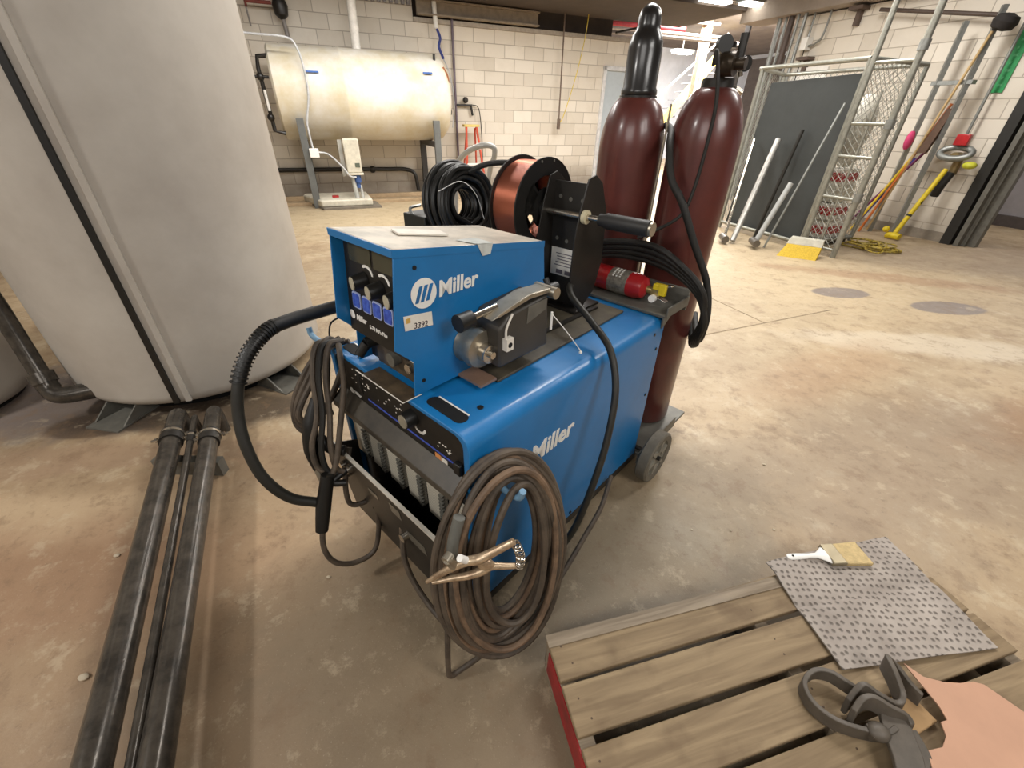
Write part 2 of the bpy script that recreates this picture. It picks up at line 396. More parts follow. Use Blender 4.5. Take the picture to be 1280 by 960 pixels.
struct('wall_left', MB().box((-6.2,-5,0),(-6,9.29,3.4)), block_mat('painted_block_left', 1))
struct('wall_front', MB().box((-6,-5.2,0),(12,-5,3.4)), BLK)
# beyond: paler hall seen between the gas bottles
PALE = mat('pale_sheet_wall', (196, 198, 204), .6, vs=1)
struct('wall_far', MB().box((5,15,0),(18,15.2,3.4)), PALE)
struct('wall_beyond', MB().box((16,3.0,0),(16.2,15,3.4)), PALE)
# doorway on the right with grey shutter
gj = thing('door_2', None, None, (7.55,3.05,0), FR); gj['kind'] = 'structure'
part('rubber_jamb', MB().box((7.50,2.98,0),(7.60,3.09,3.0)), RUBBER, gj)
part('steel_jamb', MB().box((7.60,2.86,0),(7.66,2.98,3.0)).box((7.52,2.90,0),(7.60,2.95,3.0)).box((7.66,2.78,0),(7.74,2.86,3.0)), GREYP, gj)
struct('wall_recess', MB().box((9.9,-1.0,0),(10.0,4.2,3.4)), mat('lilac_grey_wall', (176, 172, 176), .6, vs=2))
struct('baseboard_right', MB().box((9.84,-1.0,0),(9.90,4.2,.16)), mat('dark_skirting', (96, 88, 86), .6))
struct('wall_return', MB().box((7.77,4.2,0),(16.0,4.3,3.4)), PALE)
# rear door
d1 = thing('door_1', None, None, (5.78,9.09,0), FR); d1['kind'] = 'structure'
part('door_frame', MB().box((5.76,9.05,0),(5.83,9.12,2.2)).box((5.76,9.05,2.13),(6.74,9.12,2.2)).box((6.67,9.05,0),(6.74,9.12,2.2)), mat('white_frame', (224, 224, 224), .45), d1)
part('door_leaf', MB().box((5.83,9.10,0),(6.67,9.14,2.13)), mat('pale_blue_door', (184, 194, 200), .45, var=.03), d1)
part('hinge', MB().box((5.825,9.085,1.8),(5.85,9.10,1.95)).box((5.825,9.085,.3),(5.85,9.10,.45)), STEEL, d1)
part('door_handle', MB().cyl((6.6,9.08,1.0),(6.6,9.10,1.0),.03).box((6.48,9.06,.99),(6.62,9.075,1.01)), STEEL, d1)

# ------------------------------------------------------------------ big jacketed tank
def tank_profile(R_, z0, z1, rc):
    pr = [(R_*.35, z0+.0)]
    for i in range(9):
        a = R(-90+90*i/8); pr.append((R_-rc+rc*math.cos(a), z0+rc+rc*math.sin(a)))
    pr += [(R_*1.003, .9), (R_, 1.0), (R_, z1)]
    return pr
TC = (-1.858, 2.254)
tk = thing('water_tank', 'large upright white jacketed tank with a black band, beside the blue welder', 'tank', (TC[0],TC[1],0))
part('tank_jacket', MB().lathe(tank_profile(.62, .06, 3.1, .07), (TC[0],TC[1],0), n=72), TANKW, tk)
def on_tank(az, z, r): # direction from tank centre by world azimuth
    return V((TC[0]+math.sin(az)*r, TC[1]+math.cos(az)*r, z))
# band at camera azimuth -44.8 deg
def hit(az, Rr):
    d = V((math.sin(az), math.cos(az))); c_ = V(TC); b_ = d.dot(c_); D = b_*b_-(c_.length_squared-Rr*Rr); t = b_-math.sqrt(D); return d*t
b0 = hit(R(-44.8), .625); n0 = (b0-V(TC)).normalized(); s0 = V((-n0.y, n0.x))
part('black_band', MB().box((-.011,-.006,.075),(.011,.008,3.09)), BLACK, tk) if False else None
bb = MB(); q = [V((b0.x,b0.y,0))+V((s0.x,s0.y,0))*a+V((n0.x,n0.y,0))*b for a, b in ((-.012,-.012),(.012,-.012),(.012,.006),(-.012,.006))]
bb.prism([p+V((0,0,.09)) for p in q], (0,0,3.0)); part('band', bb, BLACK, tk, label='thin black vertical band')
seam = MB(); q = [p+V((s0.x,s0.y,0))*.05 for p in q]
seam.prism([p-V((n0.x,n0.y,0))*.004+V((0,0,.09)) for p in q], (0,0,3.0)); part('jacket_seam', seam, TANKW, tk)
part('tank_skid', MB().lathe([(.50,.0),(.50,.062)], (TC[0],TC[1],0), n=40), DARKR, tk)
for (x, y) in ((-1.95,1.66),(-1.40,2.05)):
    dv = (V((x,y))-V(TC)).normalized(); sd = V((-dv.y,dv.x)); ft = MB()
    def fp(a, b, z): return V((TC[0],TC[1],0))+V((dv.x,dv.y,0))*a+V((sd.x,sd.y,0))*b+V((0,0,z))
    ft.prism([fp(.45,-.09,.0),fp(.72,-.09,.0),fp(.72,.09,.0),fp(.45,.09,.0)], (0,0,.008))
    for s in (-.085,.078): ft.prism([fp(.45,s,.008),fp(.68,s,.008),fp(.56,s,.09),fp(.45,s,.09)], V((sd.x,sd.y,0))*.008)
    part('foot', ft, GREYP, tk)
T2 = (-2.955, 1.705)
t2 = thing('water_tank', 'second white rounded tank cut off at the left edge of the photo', 'tank', (T2[0],T2[1],0))
pr = [(.1,.01)]+[(.41-.12+.12*math.cos(R(-90+90*i/8)), .01+.12+.12*math.sin(R(-90+90*i/8))) for i in range(9)]+[(.41,3.1)]
part('tank_jacket', MB().lathe(pr, (T2[0],T2[1],0), n=56), TANKW, t2)
part('black_ring', MB().lathe([(.33,0),(.33,.012)], (T2[0],T2[1],0), n=40), DARKR, t2)
sp = thing('drain_pipe', 'black pipe coming down at a slant to an elbow between the two white tanks', 'pipe', (-2.2,1.63,0))
part('pipe', MB().tube([(-2.34,1.745,1.9),(-2.33,1.742,.53),(-2.225,1.650,.21)], .036, 16, smooth=False), PIPEB, sp)
part('elbow', MB().tube([(-2.235,1.658,.235),(-2.215,1.642,.175),(-2.17,1.635,.14),(-2.06,1.70,.135),(-1.95,1.78,.135)], .042, 16), PIPEB, sp)
part('collar', MB().cyl((-2.24,1.662,.245),(-2.222,1.647,.20),.049), PIPEB, sp)

# ------------------------------------------------------------------ three floor pipes
def floor_pipe(p0, p1, r, label, inner, cl=True):
    p0 = V(p0); p1 = V(p1); d = (p1-p0).normalized(); far = p0-d*inner*1.25; near = p1+d*.9
    t = thing('floor_pipe', label, 'pipe', (p0.x,p0.y,0), group='black pipes along the floor')
    part('pipe', MB().cyl(p0, near, r, n=28), PIPEB, t)
    part('stub', MB().tube([p0, far+d*r*.5, far-d*r*.4-V((0,0,r*.5)), far-d*r*.6-V((0,0,.12))], r*.96, 20), PIPEB, t)
    cp = part('coupling', MB().cyl(p0-d*.035, p0+d*.035, r*1.18, n=28), BLACKM, t)
    part('clamp_band', MB().ring(p0-d*.02, d, r*1.26, r*1.17, .014), CHROME, cp)
    sd = d.cross(V((0,0,1))).normalized()
    for s in (-1, 1):
        part('bolt', MB().cyl(p0+sd*s*r*1.2-d*.01, p0+sd*s*(r*1.2+.03)-d*.01, .006, n=8).cyl(p0+sd*s*(r*1.2+.008)-d*.01, p0+sd*s*(r*1.2+.016)-d*.01, .011, n=6), CHROME, cp)
    for q in (near-d*.45,): part('pipe_block', MB().box((q.x-.05,q.y-.03,0),(q.x+.05,q.y+.03,q.z-r)), GREYP, t)
    return t
floor_pipe((-1.457,1.365,.12), (-.885,.299,.12), .037, 'leftmost of three black iron pipes running along the floor from the tank', .14)
floor_pipe((-1.380,1.372,.12), (-.803,.304,.12), .013, 'thin middle one of three black pipes running along the floor', .12)
floor_pipe((-1.299,1.371,.12), (-.752,.305,.12), .034, 'rightmost of three black iron pipes running along the floor, nearest the welder', .16)
solo('pipe_support', MB().box((-1.50,1.27,.0),(-1.22,1.31,.075)).box((-1.46,1.28,0),(-1.44,1.30,.08)), GREYP, 'grey strut on the floor under the three black pipes', 'support', (-1.36,1.29,0))

# ------------------------------------------------------------------ WELDER power source
w = thing('welding_power_source', 'big blue wheeled welding machine with a black front, under the wire feeder', 'welder', (.45,.31,0), FW)
Wd, Dp, Zb, Zt = .62, .93, .10, .735
def U(y0, y1, z0, z1, r): # outline of a hood: open below
    pts = [(y0, z0)]
    for i in range(7): a = R(180-90*i/6); pts.append((y0+r+r*math.cos(a), z1-r+r*math.sin(a)))
    for i in range(7): a = R(90-90*i/6); pts.append((y1-r+r*math.cos(a), z1-r+r*math.sin(a)))
    pts.append((y1, z0)); return pts
def shell(mb, x0, x1, outer, inner):
    n = len(outer); vs = []
    for x in (x0, x1):
        for pl in (outer, inner): vs += [(x, y, z) for y, z in pl]
    fs = []
    for i in range(n-1):
        fs += [(i,i+1,n+i+1,n+i), (2*n+i,3*n+i,3*n+i+1,2*n+i+1), (i,2*n+i,2*n+i+1,i+1), (n+i,n+i+1,3*n+i+1,3*n+i)]
    for i in (0, n-1): fs.append((i, n+i, 3*n+i, 2*n+i))
    return mb.add(vs, fs)
cs = part('cabinet_hood', shell(MB(), 0, Dp, U(0,Wd,Zb,Zt,.038), U(.022,Wd-.022,Zb,Zt-.012,.03)), BLUE, w, bev=.003)
for (xs,zs_) in ((.90,.42),(.90,.62),(.46,.12),(.86,.69)): part('screw', MB().cyl((xs,-.003,zs_),(xs,.002,zs_),.006,n=8), BLACK, w)
part('screw', MB().cyl((.10,.07,.735),(.10,.07,.7375),.008,n=8), BLACK, w)
# slot with lifting eye, both sides of the feeder
for (y0, y1) in ((.055,.185),(.50,.585)):
    part('lifting_slot', MB().prism([(x,y,.7352) for y, x in rrect(y0,.022,y1,.058,.016)], (0,0,.0012)), DARKR, w, label='dark slot in the top')
    part('slot_lip', MB().box((.058,y0+.01,.7352),(.0615,y1-.012,.738)), WHITE, w)
part('rear_panel', MB().box((Dp-.02,.02,Zb),(Dp-.005,Wd-.02,Zt-.02)), BLACKM, w)
part('inner_body', MB().box((.03,.024,Zb),(Dp-.03,Wd-.024,.30)).box((.05,.024,.3),(Dp-.03,Wd-.024,Zt-.014)), DARKR, w)
cp = part('control_panel', MB().prism([(.006,y,z) for y, z in rrect(.014,.60,Wd-.014,Zt-.004,.032,corners=(0,1,1,0))][::-1], (.02,0,0)), BLACKP, w, label='black control panel')
part('blue_line', MB().box((.0045,.06,.622),(.0058,.44,.6265)), mat('bright_blue_line', (70, 92, 190), .4), cp)
part('knob', MB().cyl((-.024,.216,.682),(.006,.216,.682),.021,.023), BLACK, cp)
part('knob_cap', MB().cyl((-.0265,.216,.682),(-.024,.216,.682),.018), mat('grey_knob_cap', (150,142,124), .4), cp)
arc = MB()
for i in range(12):
    a = R(-150+i*11); arc.box((.0045,.196+.026*math.cos(a)-.003-.004,.676+.030*math.sin(a)-.003),(.0058,.196+.026*math.cos(a)+.003-.004,.676+.030*math.sin(a)+.003))
part('dial_arc', arc, WHITE, cp)
mk = MB()
for k in range(26):
    y = random.uniform(.25,.55); z = random.uniform(.645,.70); mk.box((.0048,y,z),(.0058,y+random.uniform(.002,.008),z+.0025))
for k in range(12):
    y = random.uniform(.07,.12); z = random.uniform(.64,.66); mk.box((.0048,y,z),(.0058,y+.005,z+.003))
part('panel_markings', mk, PAPER, cp, kind='stuff')
lm = MB(); disc(lm, (.0055,.535,.612), .010, (0,-1,0), (0,0,1)); part('logo_disc', lm, WHITE, cp)
text('lettering', 'Miller', .017, WHITE, (.0052,.522,.607), (0,-1,0), (0,0,1), cp, .02, .2)
part('rating_tag', MB().box((.0042,.112,.600),(.0058,.135,.616)), mat('orange_tag', (224,150,90), .5), cp)
part('rating_tag', MB().box((.0042,.088,.598),(.0058,.111,.614)), PAPER, cp)
part('power_switch', MB().box((-.008,.028,.612),(.006,.052,.645)), BLACK, cp, bev=.003)
part('sill', MB().prism([(.006,.018,.605),(-.034,.018,.565),(-.034,.018,.545),(.006,.018,.55)][::-1], (0,Wd-.036,0)), mat('dusty_black_sill', (72,66,56), .4, vs=12, rgb2=(48,44,38)), w, bev=.003)
part('vent_recess', MB().box((.028,.022,.14),(.034,Wd-.022,.55)), DARKR, w)
for k in range(6):
    y = .028+.098*k
    v_ = part('vent_panel', MB().box((.008,y,.345),(.024,y+.072,.475)), LOUV, w, bev=.002)
    lv = MB()
    for j in range(9): lv.box((.001,y-.004,.352+j*.0135),(.010,y+.012,.359+j*.0135))
    part('louvre', lv, GREYP, v_)
tr = part('cable_tray', MB().prism([(-.075,.03,.436),(-.08,.03,.436),(-.052,.03,.13),(-.046,.03,.13)], (0,Wd-.075,0)).box((-.05,.03,.118),(.03,Wd-.045,.13)), BLACKP, w, bev=.0015, label='black tray across the lower front')
part('tray_lip', MB().box((-.084,.03,.434),(-.074,Wd-.045,.4405)), mat('bright_lip', (206,200,186), .4), tr)
for yg in (.03, Wd-.05): part('gusset', MB().prism([(-.078,yg,.434),(.0,yg,.40),(.0,yg,.13),(-.05,yg,.13)], (0,.004,0)), BLACKM, tr)
for (y, z) in ((.51,.385),(.47,.395),(.515,.34),(.21,.30)):
    xx = -.080+(.436-z)*.093; part('socket', MB().cyl((xx,y,z),(xx-.02,y,z),.013), CHROME, tr)
for (y0,y1,z0,z1) in ((.34,.39,.345,.365),(.215,.265,.36,.40),(.12,.20,.29,.33)):
    xx = -.0815+(.436-(z0+z1)/2)*.093
    tg = MB(); quadp(tg, (xx,(y0+y1)/2,(z0+z1)/2), y1-y0, z1-z0, (0,-1,0), (.093,0,-1)); part('data_plate', tg, mat('dull_plate', (150,146,134), .3, .5, vs=200, rgb2=(60,58,52)), tr)
# running gear
part('undercarriage', MB().box((-.01,.0,.062),(Dp+.02,Wd,.10)), BLACKM, w, bev=.003)
rk = part('cylinder_platform', MB().box((Dp+.01,-.03,.085),(1.38,Wd+.02,.10)).box((Dp-.04,-.035,.085),(1.25,-.028,.14)).box((Dp-.04,Wd+.018,.085),(1.25,Wd+.025,.14)), GREYP, w, bev=.002, label='grey steel platform for the gas cylinders')
part('top_rack', MB().box((Dp-.03,-.006,.737),(1.09,Wd-.01,.748)).box((Dp-.02,-.01,.737),(1.085,-.004,.775)).prism([(Dp-.03,-.006,.748),(Dp-.03,-.006,.70),(Dp+.03,-.006,.737)], (0,.008,0)), GREYP, w, bev=.002)
part('chain_plate', MB().box((1.07,-.008,.72),(1.085,Wd-.01,.80)), GREYP, w, bev=.002)
for (y, s) in ((-.10, 1), (Wd+.05, -1)):
    c0 = V((.955, y, .115))
    wh = part('wheel', MB().lathe([(.082,.004),(.108,.0),(.115,.006),(.115,.044),(.108,.05),(.082,.046)], c0, (0,1,0), 40, False, True), mat('dusty_grey_tyre', (112,106,94), .7, vs=30), w)
    part('rim', MB().lathe([(.0001,.012),(.03,.008),(.034,.016),(.074,.018),(.085,.006),(.086,.044),(.0001,.044)], c0, (0,1,0), 32), mat('grey_wheel_rim', (140,136,124), .5, vs=20), wh)
    sp_ = MB()
    for k in range(6):
        a = R(60*k+15); d = V((math.cos(a),0,math.sin(a))); tn = V((-math.sin(a),0,math.cos(a)))
        sp_.prism([c0+d*.028+tn*.011+V((0,.004,0)), c0+d*.028-tn*.011+V((0,.004,0)), c0+d*.080-tn*.007+V((0,.004,0)), c0+d*.080+tn*.007+V((0,.004,0))], (0,.042,0))
    part('spokes', sp_, mat('grey_wheel_rim', (140,136,124)), wh)
    part('hub_bolt', MB().cyl(c0-V((0,.006,0)), c0+V((0,.01,0)), .010), BLACK, wh)
part('axle', MB().cyl((.955,-.09,.115),(.955,Wd+.09,.115),.010), BLACKM, w)
for y in (.09, Wd-.09):
    cst = part('caster', MB().cyl((.08,y-.014,.032),(.08,y+.014,.032),.031,n=24), RUBBER, w)
    part('caster_fork', MB().box((.05,y-.022,.03),(.09,y-.017,.064)).box((.05,y+.017,.03),(.09,y+.022,.064)), STEEL, cst)
# cable hooks
part('cable_hook', MB().tube([(.05,0,.60),(.05,-.035,.595),(.05,-.10,.60),(.05,-.115,.63)], .008), mat('pale_blue_hook', (120,160,190), .4), w)
part('cable_hook', MB().tube([(.04,Wd,.71),(.02,Wd+.05,.705),(.01,Wd+.13,.715),(.01,Wd+.145,.74)], .009), mat('pale_blue_hook', (120,160,190)), w)
# side logo
def logo(parent, cx, cz, r, y, txt_x, txt_z, size):
    g = MB(); disc(g, (cx,y,cz), r, (1,0,0), (0,0,1), .001, 36); ld = part('logo_disc', g, WHITE, parent, label='round white logo with three slanted bars')
    br_ = MB()
    for i in (-1,0,1):
        x = cx+i*r*.42; h = r*.52; sl = r*.22; b_ = r*.13
        br_.prism([(x-sl-b_,y-.0012,cz-h),(x-sl+b_,y-.0012,cz-h),(x+sl+b_,y-.0012,cz+h),(x+sl-b_,y-.0012,cz+h)], (0,-.0008,0))
    part('logo_bars', br_, BLUED, ld)
    text('lettering', 'Miller', size, WHITE, (txt_x,y,txt_z), (1,0,0), (0,0,1), parent, .028, .12, label='white slanted maker lettering', sx=1.02)
logo(w, .163, .558, .045, -.0008, .212, .520, .082)

# rubber mat on the welder
mtp = MB().prism([(x,y,.7365) for x, y in ((.205,.115),(.85,.125),(.86,.52),(.21,.52))], (0,0,.008))
solo('rubber_mat', mtp, MATM, 'dusty dark rubber mat lying on top of the blue welder', 'mat', (.5,.3,.7365), FW, bev=.002)
solo('label_plate', MB().box((-.018,.215,.7362),(.035,.40,.7375)), mat('tan_plate', (92,78,60), .35, vs=20, rgb2=(58,50,40)), 'tan data card lying on the welder top below the feeder front', 'card', (0,.3,.7362), FW)

solo('card_strip', MB().box((-.0205,.212,.7378),(-.0175,.43,.7384)).box((-.0205,.209,.7378),(.035,.212,.7384)), PAPER, 'thin white strip edging the tan card below the feeder front', 'tape', (0,.3,.7378), FW)
# ------------------------------------------------------------------ WIRE FEEDER
f = thing('wire_feeder', 'blue wire feeder box with knobs and a round logo, on top of the welder', 'wire feeder', (.2,.34,.745), FW)
y0, y1 = .20, .458
side = [(0,1.088),(-.026,.883),(.018,.838),(.010,.748),(.155,.748),(.47,.748),(.482,.90),(.468,1.026)]
for yy, e in ((y0,.004),(y1-.004,.004)):
    part('side_panel', MB().prism([(x,yy,z) for x,z in side], (0,e,0)), BLUE, f, bev=.001)
part('top_cover', MB().prism([(0,y0,1.097),(.0,y0,1.088),(.468,y0,1.026),(.468,y0,1.035)], (0,y1-y0,0)), DUST_GLARE, f, bev=.004, label='dusty top cover, made paler by painted glare')
part('cover_edge', MB().prism([(-.003,y0-.001,1.096),(-.003,y0-.001,1.080),(.0,y0-.001,1.080),(.0,y0-.001,1.096)], (0,y1-y0+.002,0)).prism([(-.003,y0-.0012,1.0965),(-.003,y0-.0012,1.080),(.469,y0-.0012,1.019),(.469,y0-.0012,1.0355)], (0,.0012,0)), BLUE, f)
part('rear_cover', MB().prism([(.47,y0+.004,.748),(.482,y0+.004,.90),(.468,y0+.004,1.026),(.462,y0+.004,1.026),(.476,y0+.004,.90),(.464,y0+.004,.748)], (0,y1-y0-.008,0)), BLUE, f)
part('inner_body', MB().prism([(.05,y0+.004,1.07),(.03,y0+.004,.85),(.05,y0+.004,.80),(.05,y0+.004,.75),(.46,y0+.004,.75),(.46,y0+.004,1.02)], (0,y1-y0-.008,0)), BLACKP, f)
def fx(z): return .006+(z-.85)*.10   # sloped face panel
fp_ = part('control_panel', MB().prism([(fx(1.075),y0+.004,1.075),(fx(.845),y0+.004,.845),(fx(.845)+.01,y0+.004,.845),(fx(1.075)+.01,y0+.004,1.075)], (0,y1-y0-.008,0)), BLACKP, f, label='black panel with two knobs and blue buttons')
for (ya,yb) in ((.335,.43),(.225,.325)):
    g = MB(); quadp(g, (fx(1.045)-.001,(ya+yb)/2,1.045), yb-ya, .040, (0,-1,0), (.07,0,1)); part('display_window', g, mat('dark_green_window', (70,68,52), .2, vs=4), fp_)
for (y,z) in ((.368,.990),(.301,.985),(.228,.985)):
    kb = part('knob', MB().cyl((fx(z)+.002,y,z),(fx(z)-.03,y+.004,z-.002),.020,.017), BLACK, fp_)
    part('knob_cap', MB().cyl((fx(z)-.030,y+.004,z-.002),(fx(z)-.0325,y+.0045,z-.002),.0150), mat('pale_knob_cap', (196,188,164), .4), kb)
    if y < .25: continue
    am = MB()
    for i in range(12):
        a = R(20+i*9); yy = y-.012-.026*math.cos(a)*1; zz = z+.012+.022*math.sin(a); am.box((fx(zz)-.002,yy-.0028,zz-.0028),(fx(zz)-.0005,yy+.0028,zz+.0028))
    part('dial_arc', am, WHITE, fp_)
BTN = mat('blue_button', (72,104,200), .35, vs=90, rgb2=(40,62,160)); BTNE = mat('pale_blue_edge', (170,184,224), .4)
for k, y in enumerate((.408,.362,.317,.271,.226)):
    z = .932 if k < 4 else .955
    g = MB(); up = V((.07,0,1)).normalized()
    pts = [V((fx(z)-.001,y,z))+V((0,-1,0))*a+up*b for a, b in rrect(-.0185,-.020,.0185,.020,.006)]
    g.prism(pts, (-.003,0,0)); bt = part('button', g, BTNE, fp_)
    g = MB(); pts = [V((fx(z)-.004,y,z))+V((0,-1,0))*a+up*b for a, b in rrect(-.0150,-.0165,.0150,.0165,.005)]
    g.prism(pts, (-.0015,0,0)); part('button_face', g, BTN, bt)
lm = MB(); disc(lm, (fx(.885)-.001,.438,.888), .012, (0,-1,0), (0,0,1)); part('logo_disc', lm, WHITE, fp_)
text('lettering', 'Miller', .020, WHITE, (fx(.885)-.001,.421,.879), (0,-1,0), (.07,0,1), fp_, .03, .12)
text('lettering', 'S-74 MPa Plus', .0135, WHITE, (fx(.88)-.0016,.360,.874), (0,-1,0), (.10,0,1), fp_, .02)
lp = part('lower_panel', MB().box((.042,y0+.004,.752),(.05,y1-.05,.842)), mat('brown_black_panel', (84,74,60), .35, vs=14, rgb2=(46,42,36)), f)
part('connector', MB().cyl((.045,.40,.82),(.012,.405,.815),.016).cyl((.014,.405,.815),(-.006,.415,.785),.013), BLACK, lp)
part('connector', MB().cyl((.045,.31,.80),(.02,.31,.80),.018,n=24), GREYP, lp)
part('connector', MB().cyl((.045,.25,.795),(.028,.25,.795),.013), CHROME, lp)
part('connector', MB().cyl((.045,.235,.828),(.035,.235,.828),.011), WHITE, lp)
for (xs,zs_) in ((.045,1.052),(.038,.782)): part('screw', MB().cyl((xs,y0-.002,zs_),(xs,y0,zs_),.005,n=8), DARKR, f)
logo(f, .062, .993, .0335, y0-.0012, .100, .975, .050)
st = MB().prism([(.004,y0-.0012,.922),(.078,y0-.0012,.914),(.078,y0-.0012,.947),(.004,y0-.0012,.956)], (0,-.0006,0))
sk = part('asset_sticker', st, PAPER, f, label='white sticker with a number')
part('sticker_mark', MB().box((.009,y0-.0022,.938),(.020,y0-.0018,.949)), mat('gold_mark', (220,176,90), .5), sk)
text('lettering', '3392', .019, mat('sticker_ink', (60,44,52), .6), (.026,y0-.0019,.921), (1,0,-.11), (.0,0,1), sk, .005, .2)
part('tape_scrap', MB().prism([(.22,y0-.002,1.069),(.27,y0-.002,1.063),(.262,y0-.002,1.040),(.236,y0-.002,1.040)], (0,-.0008,0)).prism([(.22,y0-.002,1.0695),(.27,y0-.002,1.0635),(.27,y0+.06,1.064),(.20,y0+.05,1.072)], (0,0,.0012)), CLEARW, f, label='scrap of clear tape over the top edge')
part('paper_label', MB().prism([(.10,.33,1.0855),(.22,.30,1.0695),(.24,.36,1.067),(.12,.39,1.083)], (0,0,.004)), PAPER, f, label='white paper label lying on the top')
# drive assembly on the right side
dr = part('drive_cover', MB().prism([(.195,.10,.790),(.195,.10,.895),(.225,.10,.922),(.372,.10,.935),(.382,.10,.790)], (0,.098,0)), mat('dark_grey_cover', (66,62,56), .45, vs=8), f, bev=.006, label='dark grey wire drive cover')
part('gear_housing', MB().lathe([(.030,0),(.048,.004),(.052,.02),(.046,.04),(.050,.058)], (.182,.14,.832), (0,1,0), 32), ALU, f)
part('feed_roll', MB().cyl((.182,.118,.828),(.182,.142,.828),.024), CHROME, f)
part('roll_screw', MB().cyl((.182,.108,.828),(.182,.118,.828),.009), CHROME, f)
part('pressure_lever', MB().prism([(.17,.10,.925),(.20,.10,.935),(.30,.10,.955),(.39,.10,.950),(.40,.10,.938),(.30,.10,.942),(.20,.10,.926)], (0,.05,0)), ALU, f, bev=.002, label='aluminium pressure lever')
part('lever_pivot', MB().cyl((.388,.085,.938),(.388,.155,.938),.015), ALU, f)
part('tension_knob', MB().cyl((.098,.135,.930),(.138,.135,.932),.021,.019), BLACK, f)
part('tension_rod', MB().cyl((.135,.135,.932),(.215,.132,.938),.009), CHROME, f)
part('inlet_block', MB().box((.205,.085,.838),(.228,.10,.870)), PAPER, f)
part('inlet_wire', MB().tube([(.208,.092,.868),(.212,.094,.895),(.235,.097,.925)], .003, 6), PAPER, f)
part('block_hole', MB().cyl((.2165,.0845,.853),(.2165,.085,.853),.007), DARKR, f)
part('cover_plate', MB().prism([(.29,.0985,.880),(.365,.0985,.900),(.368,.0985,.928),(.295,.0985,.925)], (0,.0012,0)), GREYP, f)
part('inlet_guide', MB().cyl((.405,.125,.935),(.435,.125,.935),.014), BLACK, f)
part('guide_screw', MB().cyl((.42,.125,.915),(.42,.15,.955),.008), BLACK, f)
part('adapter_plate', MB().box((.145,.115,.748),(.20,.20,.755)), mat('pinkish_plate', (176,142,120), .4, .4), f)
for yb_ in (.20,.443): part('base_rail', MB().box((.16,yb_,.7455),(.80,yb_+.015,.752)), BLACKM, f)
part('split_pin', MB().cyl((.388,.096,.885),(.388,.096,.835),.0035,n=8), WHITE, f)
part('pin_wire', MB().tube([(.388,.096,.880),(.43,.07,.82),(.47,.045,.757)], .0014, 5).ball((.47,.045,.752),.005), WHITE, f)

# spool support, spool
sb = thing('spool_support', 'black steel channel upright carrying the wire spool shaft, behind the feeder', 'spool support', (.74,.3,.745), FW)
part('channel_web', MB().box((.728,.240,.80),(.733,.378,1.150)), BLACKM, sb, bev=.001)
sdp = [(.735,.752),(.80,.80),(.83,.90),(.82,1.06),(.775,1.150),(.735,1.175),(.700,1.165),(.672,1.08),(.655,1.00),(.650,.88),(.672,.79)]
part('right_flange', MB().prism([(x+.010,.236,z) for x,z in sdp], (0,.005,0)), BLACKM, sb, bev=.001)
part('left_flange', MB().prism([(x,.375,z) for x,z in sdp], (0,.005,0)), BLACKM, sb, bev=.001)
for (y,z) in ((.350,1.105),(.31,1.10),(.265,1.10),(.352,.975),(.312,.97),(.268,.97)):
    part('bolt_hole', MB().cyl((.7275,y,z),(.7285,y,z),.0065,n=14), GREYP, sb)
lbp = part('warning_label', MB().box((.7265,.262,.852),(.7278,.370,.945)), PAPER, sb, label='white warning label')
lm = MB()
for k in range(5): lm.box((.726,.272,.925-k*.010),(.7266,.355-random.random()*.02,.928-k*.010))
lm.box((.726,.28,.858),(.7266,.308,.872)).box((.726,.318,.858),(.7266,.345,.872))
part('label_print', lm, mat('grey_print', (120,112,118), .6), lbp, kind='stuff')
part('mounting_foot', MB().box((.69,.225,.7455),(.84,.39,.753)), BLACKM, sb)
part('foot_web', MB().box((.733,.25,.752),(.738,.37,.82)), BLACKM, sb)
sx, sz = .700, 1.062
part('spool_shaft', MB().cyl((sx,.155,sz),(sx,.56,sz),.009), CHROME, sb)
part('washer', MB().cyl((sx,.222,sz),(sx,.235,sz),.020), mat('cream_washer', (214,204,170), .5), sb)
part('hub_grip', MB().lathe([(.016,.0),(.0225,.004),(.0225,.14),(.018,.155),(.018,.165)], (sx,.012,sz), (0,1,0), 24), mat('dark_grip', (44,43,42), .5), sb, label='dark cylindrical grip')
part('grip_cap', MB().cyl((sx,.006,sz),(sx,.013,sz),.019), ALU, sb)
part('brake_hub', MB().cyl((sx,.381,sz),(sx,.391,sz),.030), BLACK, sb)

spx, spz, spR = .705, 1.066, .148
sq = thing('wire_spool', 'black flanged spool wound with copper welding wire, behind the blue feeder', 'wire spool', (spx,.45,.93), FW)
def flange(yb):
    mb = MB(); n = 60; ro = spR; th = .005
    # a disc with three kidney windows: outer ring + hub disc + spokes
    mb.lathe([(ro-.052,0),(ro,0),(ro,th),(ro-.052,th)], (spx,yb,spz), (0,1,0), n, False, True)
    mb.lathe([(.026,0),(.062,0),(.062,th),(.026,th)], (spx,yb,spz), (0,1,0), n, False, True)
    for k in range(3):
        a = R(120*k+40)
        for da in range(-26, 27, 6):
            b_ = a+R(da); d = V((math.cos(b_),0,math.sin(b_))); t_ = V((-math.sin(b_),0,math.cos(b_)))
            c_ = V((spx,yb,spz)); mb.prism([c_+d*.06-t_*.007, c_+d*.102-t_*.009, c_+d*.102+t_*.009, c_+d*.06+t_*.007], (0,th,0))
    return mb
part('flange', flange(.392), BLACK, sq)
part('flange', flange(.500), BLACK, sq)
part('wire_winding', MB().lathe([(.098,.0),(.136,.0),(.1365,.03),(.136,.101),(.098,.101)], (spx,.398,spz), (0,1,0), 64, False, True), COPPER, sq, label='copper coloured wire')
part('hub', MB().lathe([(.026,0),(.030,.0),(.030,.13),(.026,.13)], (spx,.385,spz), (0,1,0), 24, False, True), BLACK, sq)
